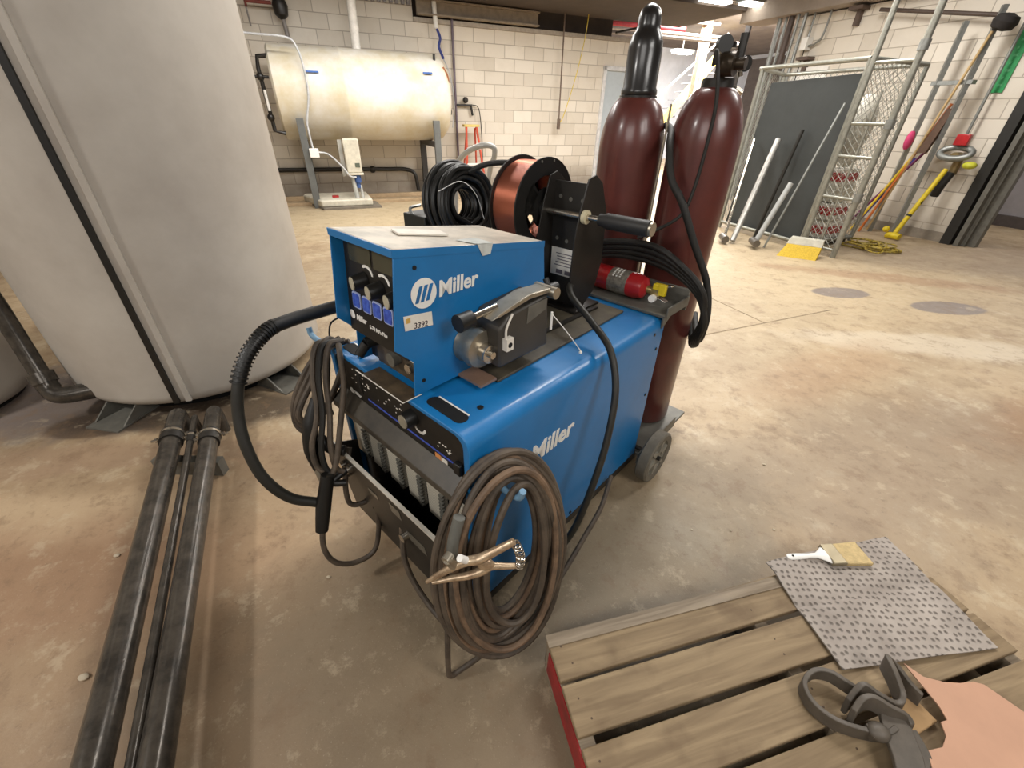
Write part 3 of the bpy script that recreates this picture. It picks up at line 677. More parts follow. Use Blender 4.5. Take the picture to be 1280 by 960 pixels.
for xr in (-.03,.03): part('rivet', MB().cyl((spx+xr,.390,spz+.136),(spx+xr,.392,spz+.136),.004,n=8), GREYP, sq)

# coiled black control cable resting beside the feeder
rnd = random.Random(3)
cx, cy, cz = .690, .800, 1.030
co = thing('cable_coil', 'bundle of coiled black control cable behind the feeder, left of the copper spool', 'cable', (cx,cy,cz-.14), FW)
CBM = mat('coiled_black_cable', (30,30,28), .42, vs=30)
for k in range(24):
    rr = (.132,.112,.088,.062)[k % 4]+rnd.uniform(-.006,.006); yy = cy-.055+k*.0052
    ph = rnd.uniform(-.5,.5); path = []
    for i in range(16):
        a = 2*math.pi*i/16
        path.append((cx+rr*math.cos(a), yy+.022*math.sin(a+ph), cz+rr*math.sin(a)+.004*rnd.uniform(-1,1)))
    part('winding', MB().tube(path, .0085, 7, True, 3), CBM, co)
part('loose_end', MB().tube([(cx+.02,cy-.03,cz+.11),(cx+.08,cy-.07,cz+.135),(cx+.14,cy-.13,cz+.14),(cx+.18,cy-.19,cz+.12),(cx+.16,cy-.21,cz+.03)], .010, 8), RUBBER, co)
part('cable_tie', MB().tube([(cx-.14,cy-.05,cz+.06),(cx-.07,cy-.09,cz+.09),(cx+.0,cy-.092,cz+.04),(cx+.04,cy-.09,cz-.05)], .0015, 5), WHITE, co)
hg = thing('cable_hanger', 'black steel box hanger holding the coiled cable behind the feeder', 'hanger', (.60,.70,.745), FW)
part('box', MB().box((.56,.86,.86),(.68,1.00,.985)), mat('dark_green_black', (28,32,26), .5), hg, bev=.004)
part('strut', MB().prism([(.56,.47,.748),(.68,.47,.748),(.68,.60,.748),(.68,.96,.86),(.56,.96,.86),(.56,.60,.748)], (0,0,.012)), BLACKM, hg)
part('clip', MB().tube([(.57,.95,.98),(.57,.96,1.005),(.62,.96,1.01)], .006, 6), STEEL, hg)

# ------------------------------------------------------------------ fire extinguisher on rack
ex = thing('fire_extinguisher', 'small red fire extinguisher lying on its side at the back of the welder', 'fire extinguisher', (.98,.25,.748), FW)
ez = .796
part('body', MB().lathe([(.01,.0),(.030,.002),(.040,.012),(.0455,.03),(.0455,.235),(.038,.262),(.020,.275)], (.985,.385,ez), (-.03,-1,0), 36), REDP, ex)
lbm = MB(); lbm.lathe([(.0452,.125),(.0460,.126),(.0460,.205),(.0452,.206)], (.985,.385,ez), (-.03,-1,0), 36, False, True)
lb_ = part('label_wrap', lbm, mat('silver_label', (150,144,132), .4, .3, vs=60, rgb2=(104,98,90)), ex, label='silver grey label around the body')
wm = MB()
for k in range(3):
    for j in range(6):
        a = R(20+j*7); rr = .0464; yy = .385-(.145+k*.014); wm.box((.985-rr*math.sin(R(60))*1-.0, yy-.0, ez), (.985-rr*math.sin(R(60)), yy, ez)) if False else None
        p = V((.982+rr*math.cos(R(95+j*9)), yy, ez+rr*math.sin(R(95+j*9)))); wm.box(p-V((.0035,.003,.0035)), p+V((.0035,.003,.001)))
part('label_print', wm, WHITE, lb_)
vl = part('valve', MB().cyl((.977,.115,ez),(.975,.085,ez),.014).box((.962,.055,ez-.012),(.990,.09,ez+.014)), mat('brass', (190,168,110), .35, .7), ex)
part('lever', MB().prism([(.965,.088,ez+.016),(.985,.088,ez+.016),(.99,.02,ez+.030),(.965,.02,ez+.030)], (0,0,.005)).prism([(.965,.088,ez-.014),(.985,.088,ez-.014),(.99,.03,ez-.03),(.965,.03,ez-.03)], (0,0,.004)), CHROME, vl, bev=.001)
part('safety_tag', MB().box((.955,.035,ez-.005),(.972,.06,ez+.035)).box((.96,.06,ez+.01),(.985,.085,ez+.030)), YEL, vl, bev=.002, label='yellow tag')
part('gauge', MB().cyl((.965,.075,ez-.02),(.945,.075,ez-.02),.013), WHITE, vl)

# ------------------------------------------------------------------ gas cylinders
def bottle(x, y, label, cap):
    t = thing('gas_cylinder', label, 'gas cylinder', (x,y,.10), FW, group='gas cylinders behind the welder')
    r = .1165
    zs, hs = (1.125,.165) if cap else (1.14,.17)
    pr = [(.09,.0),(.110,.004),(r,.02),(r,zs)]
    for i in range(1, 11):
        a = R(90*i/10); pr.append((.040+(r-.040)*math.cos(a)**.95, zs+hs*math.sin(a)**1.15))
    zn = .10+zs+hs
    pr += [(.038,zs+hs+.01)]
    part('body', MB().lathe(pr, (x,y,.10), n=56), MAROON, t)
    if cap:
        cm = mat('black_cap', (34,32,31), .32, vs=16, coat=.4)
        part('valve_cap', MB().lathe([(.058,0),(.062,.006),(.062,.018),(.057,.026),(.0575,.13),(.055,.150),(.048,.170),(.040,.180),(.0375,.195),(.0365,.215),(.030,.235),(.015,.248),(.002,.252)], (x,y,zn-.006), n=36), cm, t, label='tall black protective cap')
        part('neck_ring', MB().ring((x,y,zn-.018), (0,0,1), .066, .04, .014), cm, t)
    else:
        part('neck_ring', MB().ring((x,y,zn-.012), (0,0,1), .050, .03, .034, 24), BLACKM, t)
        vv = part('valve', MB().cyl((x,y,zn),(x,y,zn+.10),.019,.015).cyl((x,y,zn+.055),(x-.05,y-.02,zn+.055),.014), mat('old_brass', (72,62,50), .4, .6), t)
        part('handwheel', MB().ring((x,y,zn+.10), (0,0,1), .030, .012, .014, 24), BLACKM, vv)
        rg = part('regulator', MB().cyl((x-.05,y-.06,zn+.055),(x-.05,y-.02,zn+.055),.032).cyl((x-.05,y-.09,zn+.055),(x-.05,y-.06,zn+.055),.016), mat('old_brass', (72,62,50)), t)
        part('gauge', MB().cyl((x-.045,y-.005,zn+.105),(x-.06,y-.020,zn+.105),.023), BLACK, rg)
        part('gauge', MB().cyl((x+.02,y-.055,zn+.06),(x+.01,y-.070,zn+.06),.021), BLACK, rg)
        part('flowmeter', MB().cyl((x-.03,y-.06,zn+.05),(x-.03,y-.06,zn+.13),.012), BLACKM, rg)
        part('wrench', MB().tube([(x+.03,y-.03,zn+.10),(x+.045,y-.05,zn+.03)], .008, 8, smooth=False), CHROME, t)
        part('outlet_nut', MB().cyl((x+.03,y-.045,zn-.005),(x+.055,y-.06,zn-.015),.012,n=6), CHROME, t)
    return t
bottle(1.184, .382, 'maroon gas cylinder with a tall black screw cap, left of the pair', True)
bottle(1.240, .132, 'maroon gas cylinder with a brass regulator on top, right of the pair', False)
# chrome chain post between the bottles
solo('chain_post', MB().cyl((1.085,.205,.75),(1.085,.205,1.36),.004,n=8), CHROME, 'thin bright steel rod upright between the two maroon cylinders', 'rod', (1.085,.24,.75), FW)

# gas hoses
h1 = [(.535,1.78,1.30),(.530,1.70,1.285),(.512,1.625,1.24),(.520,1.565,1.15),(.560,1.520,1.08),(.620,1.495,.96),(.690,1.470,.83),(.712,1.44,.72),(.718,1.45,.62),(.745,1.53,.575),(.775,1.63,.57),(.80,1.73,.60)]
solo('gas_hose', MB().tube(h1, .0125, 10), RUBBER, 'black hose hanging down between and over the two maroon cylinders', 'hose', h1[-1], F0)
h2 = [(.590,1.605,1.46),(.585,1.585,1.49),(.600,1.545,1.38),(.603,1.540,1.28),(.590,1.530,1.12),(.560,1.520,1.04),(.491,1.545,.985),(.44,1.56,.955)]
solo('gas_hose', MB().tube(h2, .006, 8), RUBBER, 'thin black gas hose falling from the regulator across the right cylinder', 'hose', h2[-1], F0)
bd = thing('cable_bundle', 'loops of thick black cable behind the fire extinguisher, drooping off the right rear corner', 'cable', (.66,1.42,.6), F0)
for k in range(4):
    o = k*.02
    p = [(.30,1.66-o*.5,.86+o),(.40,1.625-o*.6,.875+o),(.50,1.55-o*.5,.875+o),(.585,1.475-o*.3,.85+o*.6),(.655,1.415-o*.2,.79+o*.4),(.690,1.40+o*.3,.70),(.702-o*.2,1.435+o*.4,.62-o*.3),(.728,1.50+o*.3,.562-o*.2),(.756,1.60+o*.2,.545-o*.1),(.785,1.71,.57),(.75+o*.3,1.84,.62)]
    part('cable', MB().tube(p, .0115, 9), RUBBER, bd)

# ------------------------------------------------------------------ leads
# welding gun at the left
g = thing('welding_gun', 'thick black gun lead looping out left of the feeder down to a torch handle', 'welding gun', (-.60,.85,.3), F0)
pth = [(-.500,1.165,.838),(-.545,1.135,.832),(-.600,1.075,.832),(-.640,1.012,.832),(-.660,.968,.818),(-.683,.926,.782),(-.699,.888,.728),(-.707,.856,.649),(-.696,.826,.567),(-.67,.809,.473),(-.626,.818,.389),(-.57,.846,.339)]
part('lead', MB().tube(pth[4:], .0145, 14), mat('gun_lead_black', (38,37,32), .55, vs=30), g)
part('cable_connector', MB().tube(pth[:4]+[(-.648,.998,.83)], .0185, 16), BLACK, g)
sr = MB().tube(pth[3:7], .016, 12)
def crom(P, i, t):
    p0, p1, p2, p3 = P[i-1], P[i], P[i+1], P[i+2]
    return .5*((2*p1)+(-p0+p2)*t+(2*p0-5*p1+4*p2-p3)*t*t+(-p0+3*p1-3*p2+p3)*t*t*t)
P3 = [V(p) for p in pth]
for k in range(18):
    t = 3+k/17*2.95; i = min(int(t), 5); a = crom(P3, i, t-i); d = (crom(P3, i, t-i+.02)-a).normalized(); sr.cyl(a-d*.0024, a+d*.0024, .0205, n=18)
part('strain_relief', sr, BLACK, g, label='ribbed strain relief')
part('torch_handle', MB().tube([(-.532,.875,.425),(-.552,.838,.325),(-.560,.808,.258)], [.019,.022,.018], 14), BLACK, g)
part('trigger', MB().tube([(-.500,.93,.395),(-.53,.885,.385),(-.495,.895,.372)], .011, 10), BLACK, g)
# stinger holder hanging beside it
e2 = thing('electrode_holder', 'black insulated torch handle hanging in the cable loops at the left front', 'electrode holder', (-.59,.95,.4), F0)
part('handle', MB().tube([(-.574,.99,.615),(-.590,.958,.54),(-.597,.94,.46),(-.589,.929,.395)], [.010,.022,.022,.014], 14), BLACK, e2)
part('cable', MB().tube([(-.574,.99,.61),(-.560,1.02,.68),(-.548,1.06,.75),(-.535,1.10,.752),(-.51,1.10,.70)], .009, 10), CABLE, e2)
part('nozzle', MB().tube([(-.589,.929,.40),(-.575,.91,.36)], [.013,.009], 12, smooth=False), ALU, e2)
part('side_grip', MB().tube([(-.575,.955,.50),(-.54,.945,.465),(-.50,.945,.455)], .017, 12), BLACK, e2)
# loops on the left hook
lc = thing('ground_lead', 'brownish black cable loops hung on the left side of the blue welder', 'cable', (-.6,1.05,.5), F0)
for k in range(3):
    o = k*.014
    p = [(-.520+o,1.12,.745-o*.3),(-.575,1.108-o*.4,.715-o*.8),(-.625+o*.7,1.082-o,.655-o),(-.665+o,1.045-o,.575-o*.3),(-.672+o,1.022-o*.6,.50+o),(-.640+o,1.015,.468+o),(-.600,1.035,.505),(-.545,1.07,.60),(-.505,1.10,.69)]
    part('loop', MB().tube(p, .0095, 9), CABLE, lc)
for k, (a, b) in enumerate(((0,0),(.016,.01),(-.02,.008))):
    p = [(-.520+a,1.10,.748),(-.545+a,1.05+b,.752),(-.552+a,1.005+b,.68),(-.545+a,.96+b,.58),(-.552+a*1.5,.915+b,.49),(-.545+a*1.5,.90+b,.42),(-.52+a,.905+b,.40)]
    part('strand', MB().tube(p, .0085, 9), CABLE if k else RUBBER, lc)
tl = thing('trigger_lead', 'thin black lead looping from the torch under to the socket on the lower front', 'cable', (-.5,.85,.08), F0)
part('cable', MB().tube([(-.500,1.062,.755),(-.488,1.03,.74),(-.484,1.005,.66),(-.498,.955,.55),(-.515,.905,.443),(-.538,.87,.379),(-.559,.829,.282),(-.566,.8,.188),(-.546,.802,.112),(-.499,.832,.071),(-.449,.871,.080),(-.432,.904,.155),(-.430,.925,.25),(-.425,.945,.33)], .0085, 10), CABLE, tl)
part('plug', MB().cyl((-.430,.921,.24),(-.424,.942,.34),.014), BLACK, tl)
t3 = thing('socket_lead', 'short cable end poking out under the left of the welder tray', 'cable', (-.5,.93,.24), F0)
part('cable', MB().tube([(-.512,1.0,.42),(-.523,.945,.33),(-.520,.925,.26),(-.505,.930,.235),(-.475,.948,.232),(-.45,.97,.24)], .0085, 9), CABLE, t3)
wr = thing('sensing_wire', 'thin black wire falling from the lower left of the feeder', 'wire', (-.54,1.08,.6), F0)
part('wire', MB().tube([(-.520,1.16,.80),(-.545,1.135,.785),(-.541,1.095,.745),(-.537,1.06,.70),(-.543,1.014,.594),(-.535,1.0,.55)], .0028, 7), BLACK, wr)
pl = thing('control_plug', 'black control plug and wire coming out of the feeder front', 'plug', (-.42,1.03,.7), F0)
part('plug', MB().tube([(-.397,1.09,.815),(-.412,1.068,.79),(-.422,1.052,.765)], [.014,.013,.011], 12), BLACK, pl)
part('wire', MB().tube([(-.422,1.052,.768),(-.432,1.025,.735),(-.436,1.006,.69),(-.431,.998,.65),(-.422,1.008,.612),(-.410,1.02,.60)], .0055, 9), BLACK, pl)

# work-clamp lead coil on the right hook
wl = thing('work_lead', 'big coil of dirty brown welding cable hung on the right front corner of the welder', 'cable', (0,.64,.1), F0)
Cc = V((-.012,.640,.374)); E1 = (V((.145,.700,.36))-V((-.168,.575,.49)))/2; E2 = (V((.004,.735,.690))-V((-.031,.572,.065)))/2*.965
NN = E1.cross(E2).normalized()
if NN.y > 0: NN = -NN
rr_ = random.Random(11)
specs = []
for k in range(14):
    t = k/13
    l_, r_x, t_y, b_y = -1+.66*t, 1-.56*t, 1-.24*t, -1+.50*t
    specs.append(((l_+r_x)/2+rr_.uniform(-.03,.03), (t_y+b_y)/2, (r_x-l_)/2, (t_y-b_y)/2, rr_.uniform(-.022,.030)+.014*t, rr_.uniform(0,3)))
for k, (ox, oy, rx, ry, no, ph) in enumerate(specs):
    pts = []
    for i in range(22):
        a = 2*math.pi*i/22
        j = 1+.022*math.sin(3*a+ph*4)
        pts.append(Cc + E1*(ox+rx*j*math.cos(a)) + E2*(oy+ry*j*math.sin(a)*(1 if math.sin(a) < 0 else 1.0)) + NN*(no+.010*math.sin(2*a+ph)))
    part('winding', MB().tube(pts, .0090, 9, True, 4), (CABLE, CABLE, CABLE2)[k % 3], wl)
part('tail', MB().tube([(-.314,.815,.32),(-.312,.790,.27),(-.305,.755,.20),(-.272,.718,.135),(-.208,.665,.083),(-.13,.606,.076),(-.05,.59,.08)], .0088, 9), CABLE, wl)
part('tail', MB().tube([(-.135,.60,.45),(-.142,.583,.38),(-.147,.555,.246),(-.153,.53,.06),(-.148,.529,.022),(-.125,.546,.014),(-.07,.568,.05),(-.016,.592,.115),(.03,.615,.17)], .0078, 9), CABLE, wl)
part('taped_joint', MB().tube([(-.105,.590,.60),(-.118,.575,.545),(-.122,.568,.50)], .0135, 10), mat('grey_tape', (104,104,98), .5), wl)
# clamp
cl = thing('work_clamp', 'dirty bronze ground clamp with a coil spring, gripping the hanging brown cable', 'clamp', (-.07,.556,.49), F0)
oC = V((0,-.030,.026))
def cpt(p): return V(p)+oC
u1 = [cpt(p) for p in ((-.172,.548,.452),(-.150,.552,.468),(-.118,.557,.492),(-.085,.562,.507),(-.058,.567,.510),(-.02,.574,.532),(.012,.579,.553))]
part('upper_jaw', MB().tube(u1, [.004,.007,.009,.010,.011,.009,.008], 10), BRONZE, cl)
l1 = [cpt(p) for p in ((-.160,.548,.450),(-.120,.555,.456),(-.085,.560,.460),(-.055,.565,.470),(-.035,.569,.482),(-.0,.573,.478),(.026,.577,.474))]
part('lower_jaw', MB().tube(l1, [.004,.007,.009,.010,.009,.007,.006], 10), BRONZE, cl)
part('pivot_plate', MB().ball(cpt((-.046,.567,.490)), .019, (1,.5,1)), BRONZE, cl)
part('lug', MB().cyl(cpt((-.112,.560,.495)), cpt((-.122,.552,.528)), .011, n=14).cyl(cpt((-.126,.545,.530)), cpt((-.118,.560,.532)), .0105, n=14), ALU, cl)
part('lug', MB().cyl(cpt((-.085,.562,.510)), cpt((-.098,.552,.532)), .008, n=12), WHITE, cl)
spg = []
for i in range(9*10):
    a = 2*math.pi*i/10; t = i/89; c_ = cpt((.014,.579,.548)).lerp(cpt((.026,.576,.474)), t)+V((.006*math.sin(math.pi*t),0,0))
    spg.append(c_+V((.0085*math.cos(a), .0085*math.sin(a), .001*math.cos(a))))
part('spring', MB().tube(spg, .0020, 6, sub=2), CHROME, cl)

# lead running down the right side of the machine
rc_ = [(.80,.30,.80),(.735,.27,.835),(.66,.235,.850),(.600,.178,.843),(.571,.085,.805),(.535,-.012,.757),(.497,-.070,.661),(.444,-.098,.531),(.391,-.108,.412),(.332,-.104,.261),(.277,-.088,.163),(.22,-.10,.09),(.12,-.11,.04),(.0,-.08,.02)]
solo('power_lead', MB().tube(rc_, .0105, 10), mat('black_lead', (44,42,36), .5, vs=30), 'single black cable draped over the top and down the right blue side', 'cable', (.2,-.1,.02), FW)
rc2 = [(.70,-.02,.14),(.58,-.06,.10),(.45,-.08,.07),(.30,-.10,.04),(.12,-.12,.022),(-.02,-.10,.014)]
solo('power_lead', MB().tube(rc2, .009, 9), CABLE, 'dark cable lying low along the bottom right edge of the welder', 'cable', (.3,-.1,.02), FW)

# ------------------------------------------------------------------ hand truck handle behind
ht = thing('hand_truck', 'hand truck with a bent white tube handle showing behind the coiled cable', 'hand truck', (-.17,2.55,0), F0)
part('frame_tube', MB().tube([(-.36,2.62,.08),(-.355,2.58,.6),(-.33,2.52,1.03),(-.29,2.44,1.13),(-.20,2.36,1.185),(-.13,2.36,1.19),(-.115,2.38,1.15),(-.15,2.45,1.02),(-.16,2.52,.6),(-.165,2.56,.08)], .0135, 10), mat('grey_white_tube', (196,194,186), .35, .3), ht)
part('toe_plate', MB().box((-.42,2.40,.02),(-.10,2.60,.03)), STEEL, ht)
for x in (-.42,-.12): part('wheel', MB().cyl((x,2.66,.09),(x+.04,2.66,.09),.09,n=24), RUBBER, ht)
part('cross_bar', MB().cyl((-.355,2.575,.5),(-.16,2.53,.5),.012).cyl((-.36,2.615,.1),(-.165,2.56,.1),.012), STEEL, ht)

# ------------------------------------------------------------------ PALLET and things on it
WOOD = wood_mat('weathered_pallet_wood', (148,128,98), (116,97,72))
WOODG = wood_mat('grey_pallet_wood', (152,138,118), (118,104,86), dark=(130,118,104))
p = thing('wooden_pallet', 'weathered wooden pallet with a red painted edge, front right corner of the floor', 'pallet', (.6,-.3,0), FP)
n_b = 8; bw = .106; gap = .0145; PL = 1.22
yy = 0
for k in range(9):
    ya = -k*(bw+gap)
    bx = MB().box((0,ya-bw,.122),(PL,ya,.140), M=Matrix.Rotation(R((.25,-.3,.2,-.15,.3,-.1,.2,0,.1)[k]),3,'Z'))
    part('deck_board', bx, WOOD, p, bev=.003)
    for x, q_ in ((.03,.3),(.045,.72),(.60,.34),(.595,.70)): part('nail', MB().cyl((x,ya-bw*q_,.1395),(x,ya-bw*q_,.1404),.0026,n=8), mat('rusty_nail', (84,66,50), .7), p)
yl = -9*(bw+gap)
for x0_ in (.0,.585,1.18):
    part('stringer', MB().box((x0_+.002,yl+gap,.018),(x0_+.040,-.002,.122)), WOODG, p, bev=.002)
part('edge_paint', MB().box((-.0015,yl+gap,.020),(.0018,-.03,.121)), mat('worn_red_paint', (164,36,40), .5, vs=12, rgb2=(120,40,36)), p, label='red painted left edge')
part('front_batten', MB().box((-.002,-.034,.1402),(.76,-.001,.1435), M=Matrix.Rotation(R(-.8),3,'Z')), WOODG, p, bev=.001)
for k in (0, 3, 6): part('bottom_board', MB().box((0,-.11-k*.155,.0),(PL,-.01-k*.155,.018)), WOODG, p, bev=.002)

# absorbent pad: wavy sheet between four corners
def sheet(corners, nx, ny, fz, th, dents=None):
    a, b, c_, d = [V(q) for q in corners]; mb = MB(); top = []; bot = []
    for j in range(ny+1):
        for i in range(nx+1):
            u = i/nx; v = j/ny
            q_ = (a*(1-u)+b*u)*(1-v)+(d*(1-u)+c_*u)*v
            z = fz(u, v); top.append(q_+V((0,0,z+th))); bot.append(q_+V((0,0,z)))
    n = (nx+1)*(ny+1); fs = []
    for j in range(ny):
        for i in range(nx):
            k = j*(nx+1)+i; fs += [(k,k+1,k+nx+2,k+nx+1), (n+k,n+k+nx+1,n+k+nx+2,n+k+1)]
    edge = [i for i in range(nx+1)] + [j*(nx+1)+nx for j in range(1, ny+1)] + [ny*(nx+1)+i for i in range(nx-1,-1,-1)] + [j*(nx+1) for j in range(ny-1,0,-1)]
    for i in range(len(edge)):
        p_, q_ = edge[i], edge[(i+1) % len(edge)]; fs.append((p_,n+p_,n+q_,q_))
    mb.add(top+bot, fs); return mb
padf = lambda u, v: .003+.0035*math.sin(9*u+3*v)*math.sin(7*v+1)+(.006*math.exp(-((v-.46)/.03)**2))*-1+.006*max(0,math.sin(12*v+5*u))*(1-v)
solo('absorbent_pad', sheet([(.815,.815,.1435),(1.273,.922,.1435),(1.318,.575,.1435),(.860,.512,.1435)], 40, 30, padf, .004), pad_mat(), 'grey dimpled absorbent pad lying over the corner of the wooden pallet', 'absorbent pad', (1.05,.7,.1435), F0)
# paint brush on the pad
pb = thing('paintbrush', 'flat paintbrush with a white handle lying on the grey pad', 'paintbrush', (1.0,.82,.152), F0)
dB = V((.26,.02,0)).normalized(); sB = V((-dB.y,dB.x,0)); oB = V((.885,.828,.160))
def bp_(a, b, z=0): return oB+dB*a+sB*b+V((0,0,z))
part('handle', MB().rings([[bp_(a,w_*math.cos(2*math.pi*i/10),.0+h_*math.sin(2*math.pi*i/10)) for i in range(10)] for a, w_, h_ in ((0,.006,.003),(.01,.011,.005),(.035,.011,.006),(.07,.008,.006),(.10,.010,.006),(.12,.022,.007),(.135,.034,.008))]), WHITE, pb)
part('hang_hole', MB().prism([bp_(.018+.004*math.cos(R(k*45)), .004*math.sin(R(k*45)), .0052) for k in range(8)], (0,0,.0008)), DARKR, pb)
part('ferrule', MB().prism([bp_(.13,-.035,-.008),bp_(.175,-.037,-.008),bp_(.175,.037,-.008),bp_(.13,.035,-.008)], (0,0,.016)), mat('tin_ferrule', (158,146,120), .4, .6), pb, bev=.003)
part('bristles', MB().prism([bp_(.17,-.036,-.008),bp_(.255,-.042,-.006),bp_(.255,.040,-.006),bp_(.17,.036,-.008)], (0,0,.014)), BRIST, pb, bev=.003)

# dark rubber strap tangle
stp = thing('rubber_strap', 'dark grey ribbed strap folded in loops on the pallet beside the cardboard', 'strap', (.82,.42,.142), F0)
def arcp(pts, sub=6):
    P = [V(q) for q in pts]; out = []
    for i in range(len(P)-1):
        p0 = P[i-1] if i else P[0]*2-P[1]; p1 = P[i]; p2 = P[i+1]; p3 = P[i+2] if i+2 < len(P) else P[-1]*2-P[-2]
        for k in range(sub):
            t = k/sub; out.append(.5*((2*p1)+(-p0+p2)*t+(2*p0-5*p1+4*p2-p3)*t*t+(-p0+3*p1-3*p2+p3)*t*t*t))
    out.append(P[-1]); return out
A_ = [(.870,.448,.160),(.835,.462,.170),(.800,.488,.172),(.762,.492,.168),(.728,.468,.162),(.726,.430,.160),(.752,.398,.162),(.795,.378,.168),(.845,.368,.176),(.872,.376,.180)]
part('loop', MB().ribbon(arcp(A_), (0,.12,1), .036, .011), STRAP, stp, bev=.002)
B_ = [(.800,.425,.170),(.838,.448,.196),(.868,.432,.190),(.905,.418,.180),(.925,.432,.188),(.928,.470,.205),(.940,.508,.200),(.965,.500,.180),(.975,.465,.172),(.990,.440,.165)]
part('fold', MB().ribbon(arcp(B_), (.1,.3,1), .044, .012), STRAP, stp, bev=.002)
C_ = [(.790,.400,.185),(.815,.418,.203),(.842,.420,.206),(.870,.405,.200),(.900,.392,.192),(.905,.375,.185)]
part('fold', MB().ribbon(arcp(C_), (.1,.3,1), .040, .012), STRAP, stp, bev=.002)
D_ = [(.885,.405,.192),(.872,.370,.188),(.865,.330,.180),(.852,.290,.170),(.84,.24,.160)]
part('tail', MB().ribbon(arcp(D_), (1,0,.1), .060, .013), STRAP, stp, bev=.002)
part('tail', MB().ribbon(arcp([(.905,.38,.172),(.905,.345,.168),(.90,.30,.160),(.89,.25,.155)]), (1,0,.1), .044, .011), STRAP, stp, bev=.002)
part('buckle', MB().ball((.832,.372,.186), .020, (1.2,1,.8)).box((.812,.36,.17),(.85,.385,.19)), STRAP, stp)
# cardboard pieces
cb = [(1.010,.520),(1.035,.490),(1.075,.480),(1.115,.478),(1.150,.482),(1.172,.476),(1.215,.42),(1.25,.30),(1.2,.14),(.98,.16),(.90,.29),(.925,.345),(.965,.352),(.990,.372),(1.000,.398),(1.018,.402),(1.022,.428),(1.018,.462),(1.012,.50)]
solo('cardboard_sheet', MB().prism([(x,y,.170) for x,y in cb], (0,0,.003)), CARD, 'pinkish torn cardboard sheet at the lower right corner of the photo', 'cardboard', (1.1,.35,.170), F0)
solo('cardboard_piece', MB().prism([(.900,.440,.1435),(.985,.468,.1435),(1.010,.405,.1435),(.905,.365,.1435)], (0,0,.012)), CARD2, 'small folded brown cardboard piece between the strap and the torn sheet', 'cardboard', (.95,.42,.1435), F0, bev=.003)
# bits on floor
for (x, y, r_) in ((-1.15,.51,.011),(-1.36,.88,.008),(-.60,.82,.006),(1.16,1.42,.006),(.85,1.05,.004),(1.02,1.06,.004),(.70,1.05,.004)):
    solo('pebble', MB().ball((x,y,r_*.5), r_, (1.3,.9,.6), 10), mat('pale_grit', (198,184,160), .8), 'small pale crumb of grit on the concrete floor', 'debris', (x,y,0), F0, group='grit on the floor')

# ------------------------------------------------------------------ BACKGROUND : horizontal tank on frame
ht_ = thing('storage_tank', 'horizontal cream insulated tank on a grey steel frame by the rear wall', 'tank', (.9,8.4,0), FR)
TT, TZ, TR = 8.42, 1.52, .60
prf = [(.02,-.42),(.30,-.41),(.50,-.36),(.585,-.28),(TR,-.20),(TR,.60),(TR+.008,.61),(TR+.008,.63),(TR,.64),(TR,2.02),(.585,2.14),(.50,2.24),(.30,2.29),(.02,2.30)]
prf = [(.02,-.36),(TR-.03,-.36),(TR,-.33),(TR,.58),(TR+.010,.60),(TR+.010,.64),(TR,.66),(TR,2.04),(.57,2.14),(.48,2.22),(.30,2.27),(.02,2.28)]
part('shell', MB().lathe(prf, (0,TT,TZ), (1,0,0), 56), TANKC, ht_)
for (xa,xb,yr,zz) in ((.10,.28,.955,.25),(1.78,1.92,.93,.31)): part('tape_strip', MB().box((xa,TT-TR*yr,TZ+zz),(xb,TT-TR*(yr-.06),TZ+zz+.02)), mat('blue_tape', (70,110,180), .5), ht_)
for x in (-.10, 1.92):
    part('leg', MB().box((x-.05,7.78,0),(x+.05,7.86,1.22)), mat('grey_green_steel', (104,106,104), .5, vs=6), ht_, bev=.004)
    part('leg', MB().box((x-.05,8.92,0),(x+.05,9.0,1.0)), mat('dark_steel', (62,60,58), .5, vs=6), ht_, bev=.004)
    part('cross_member', MB().box((x-.04,7.82,.84),(x+.04,8.96,.92)), mat('dark_steel', (62,60,58)), ht_, bev=.004)
part('outlet', MB().cyl((2.02,8.1,1.9),(2.02,8.1,2.1),.02).cyl((2.25,8.3,1.35),(2.31,8.3,1.35),.05), BLACKM, ht_)
part('rust_patch', MB().tube([(2.13,8.02,1.93),(2.19,8.0,1.82),(2.20,7.99,1.70)], .02, 8), mat('rust', (150,96,60), .8), ht_)
sg = thing('sight_gauge', 'black pipe sight gauge on the left end of the cream tank', 'gauge', (-.45,8.3,1), FR)
part('pipe', MB().tube([(-.30,8.05,1.95),(-.47,8.05,1.93),(-.49,8.05,1.80),(-.47,8.05,1.05),(-.33,8.05,1.02)], .028, 10, smooth=False), BLACKM, sg)
part('valve', MB().ball((-.49,8.04,1.70),.05).ball((-.48,8.04,1.22),.05).cyl((-.60,8.03,1.70),(-.38,8.03,1.70),.018), BLACKM, sg)
part('glass_tube', MB().cyl((-.475,8.0,1.3),(-.475,8.0,1.55),.02), WHITE, sg)
cd = thing('electrical_conduit', 'thin white conduit running along and down the front of the cream tank', 'conduit', (.07,7.7,.9), FR)
part('conduit', MB().tube([(-1.4,7.78,2.18),(-.5,7.78,2.142),(-.05,7.78,2.13),(.06,7.78,2.02),(.095,7.78,1.80),(.085,7.78,1.5),(.0,7.78,1.20),(-.01,7.78,1.05),(.0,7.78,.80)], .014, 8), mat('pale_conduit', (196,198,200), .5), cd)
part('junction_box', MB().box((-.06,7.72,.72),(.07,7.78,.84)), WHITE, cd, bev=.006)
part('flex_conduit', MB().tube([(.06,7.75,.79),(.20,7.74,.76),(.36,7.73,.60),(.46,7.73,.46),(.55,7.74,.44)], .013, 8), mat('pale_conduit', (196,198,200)), cd)
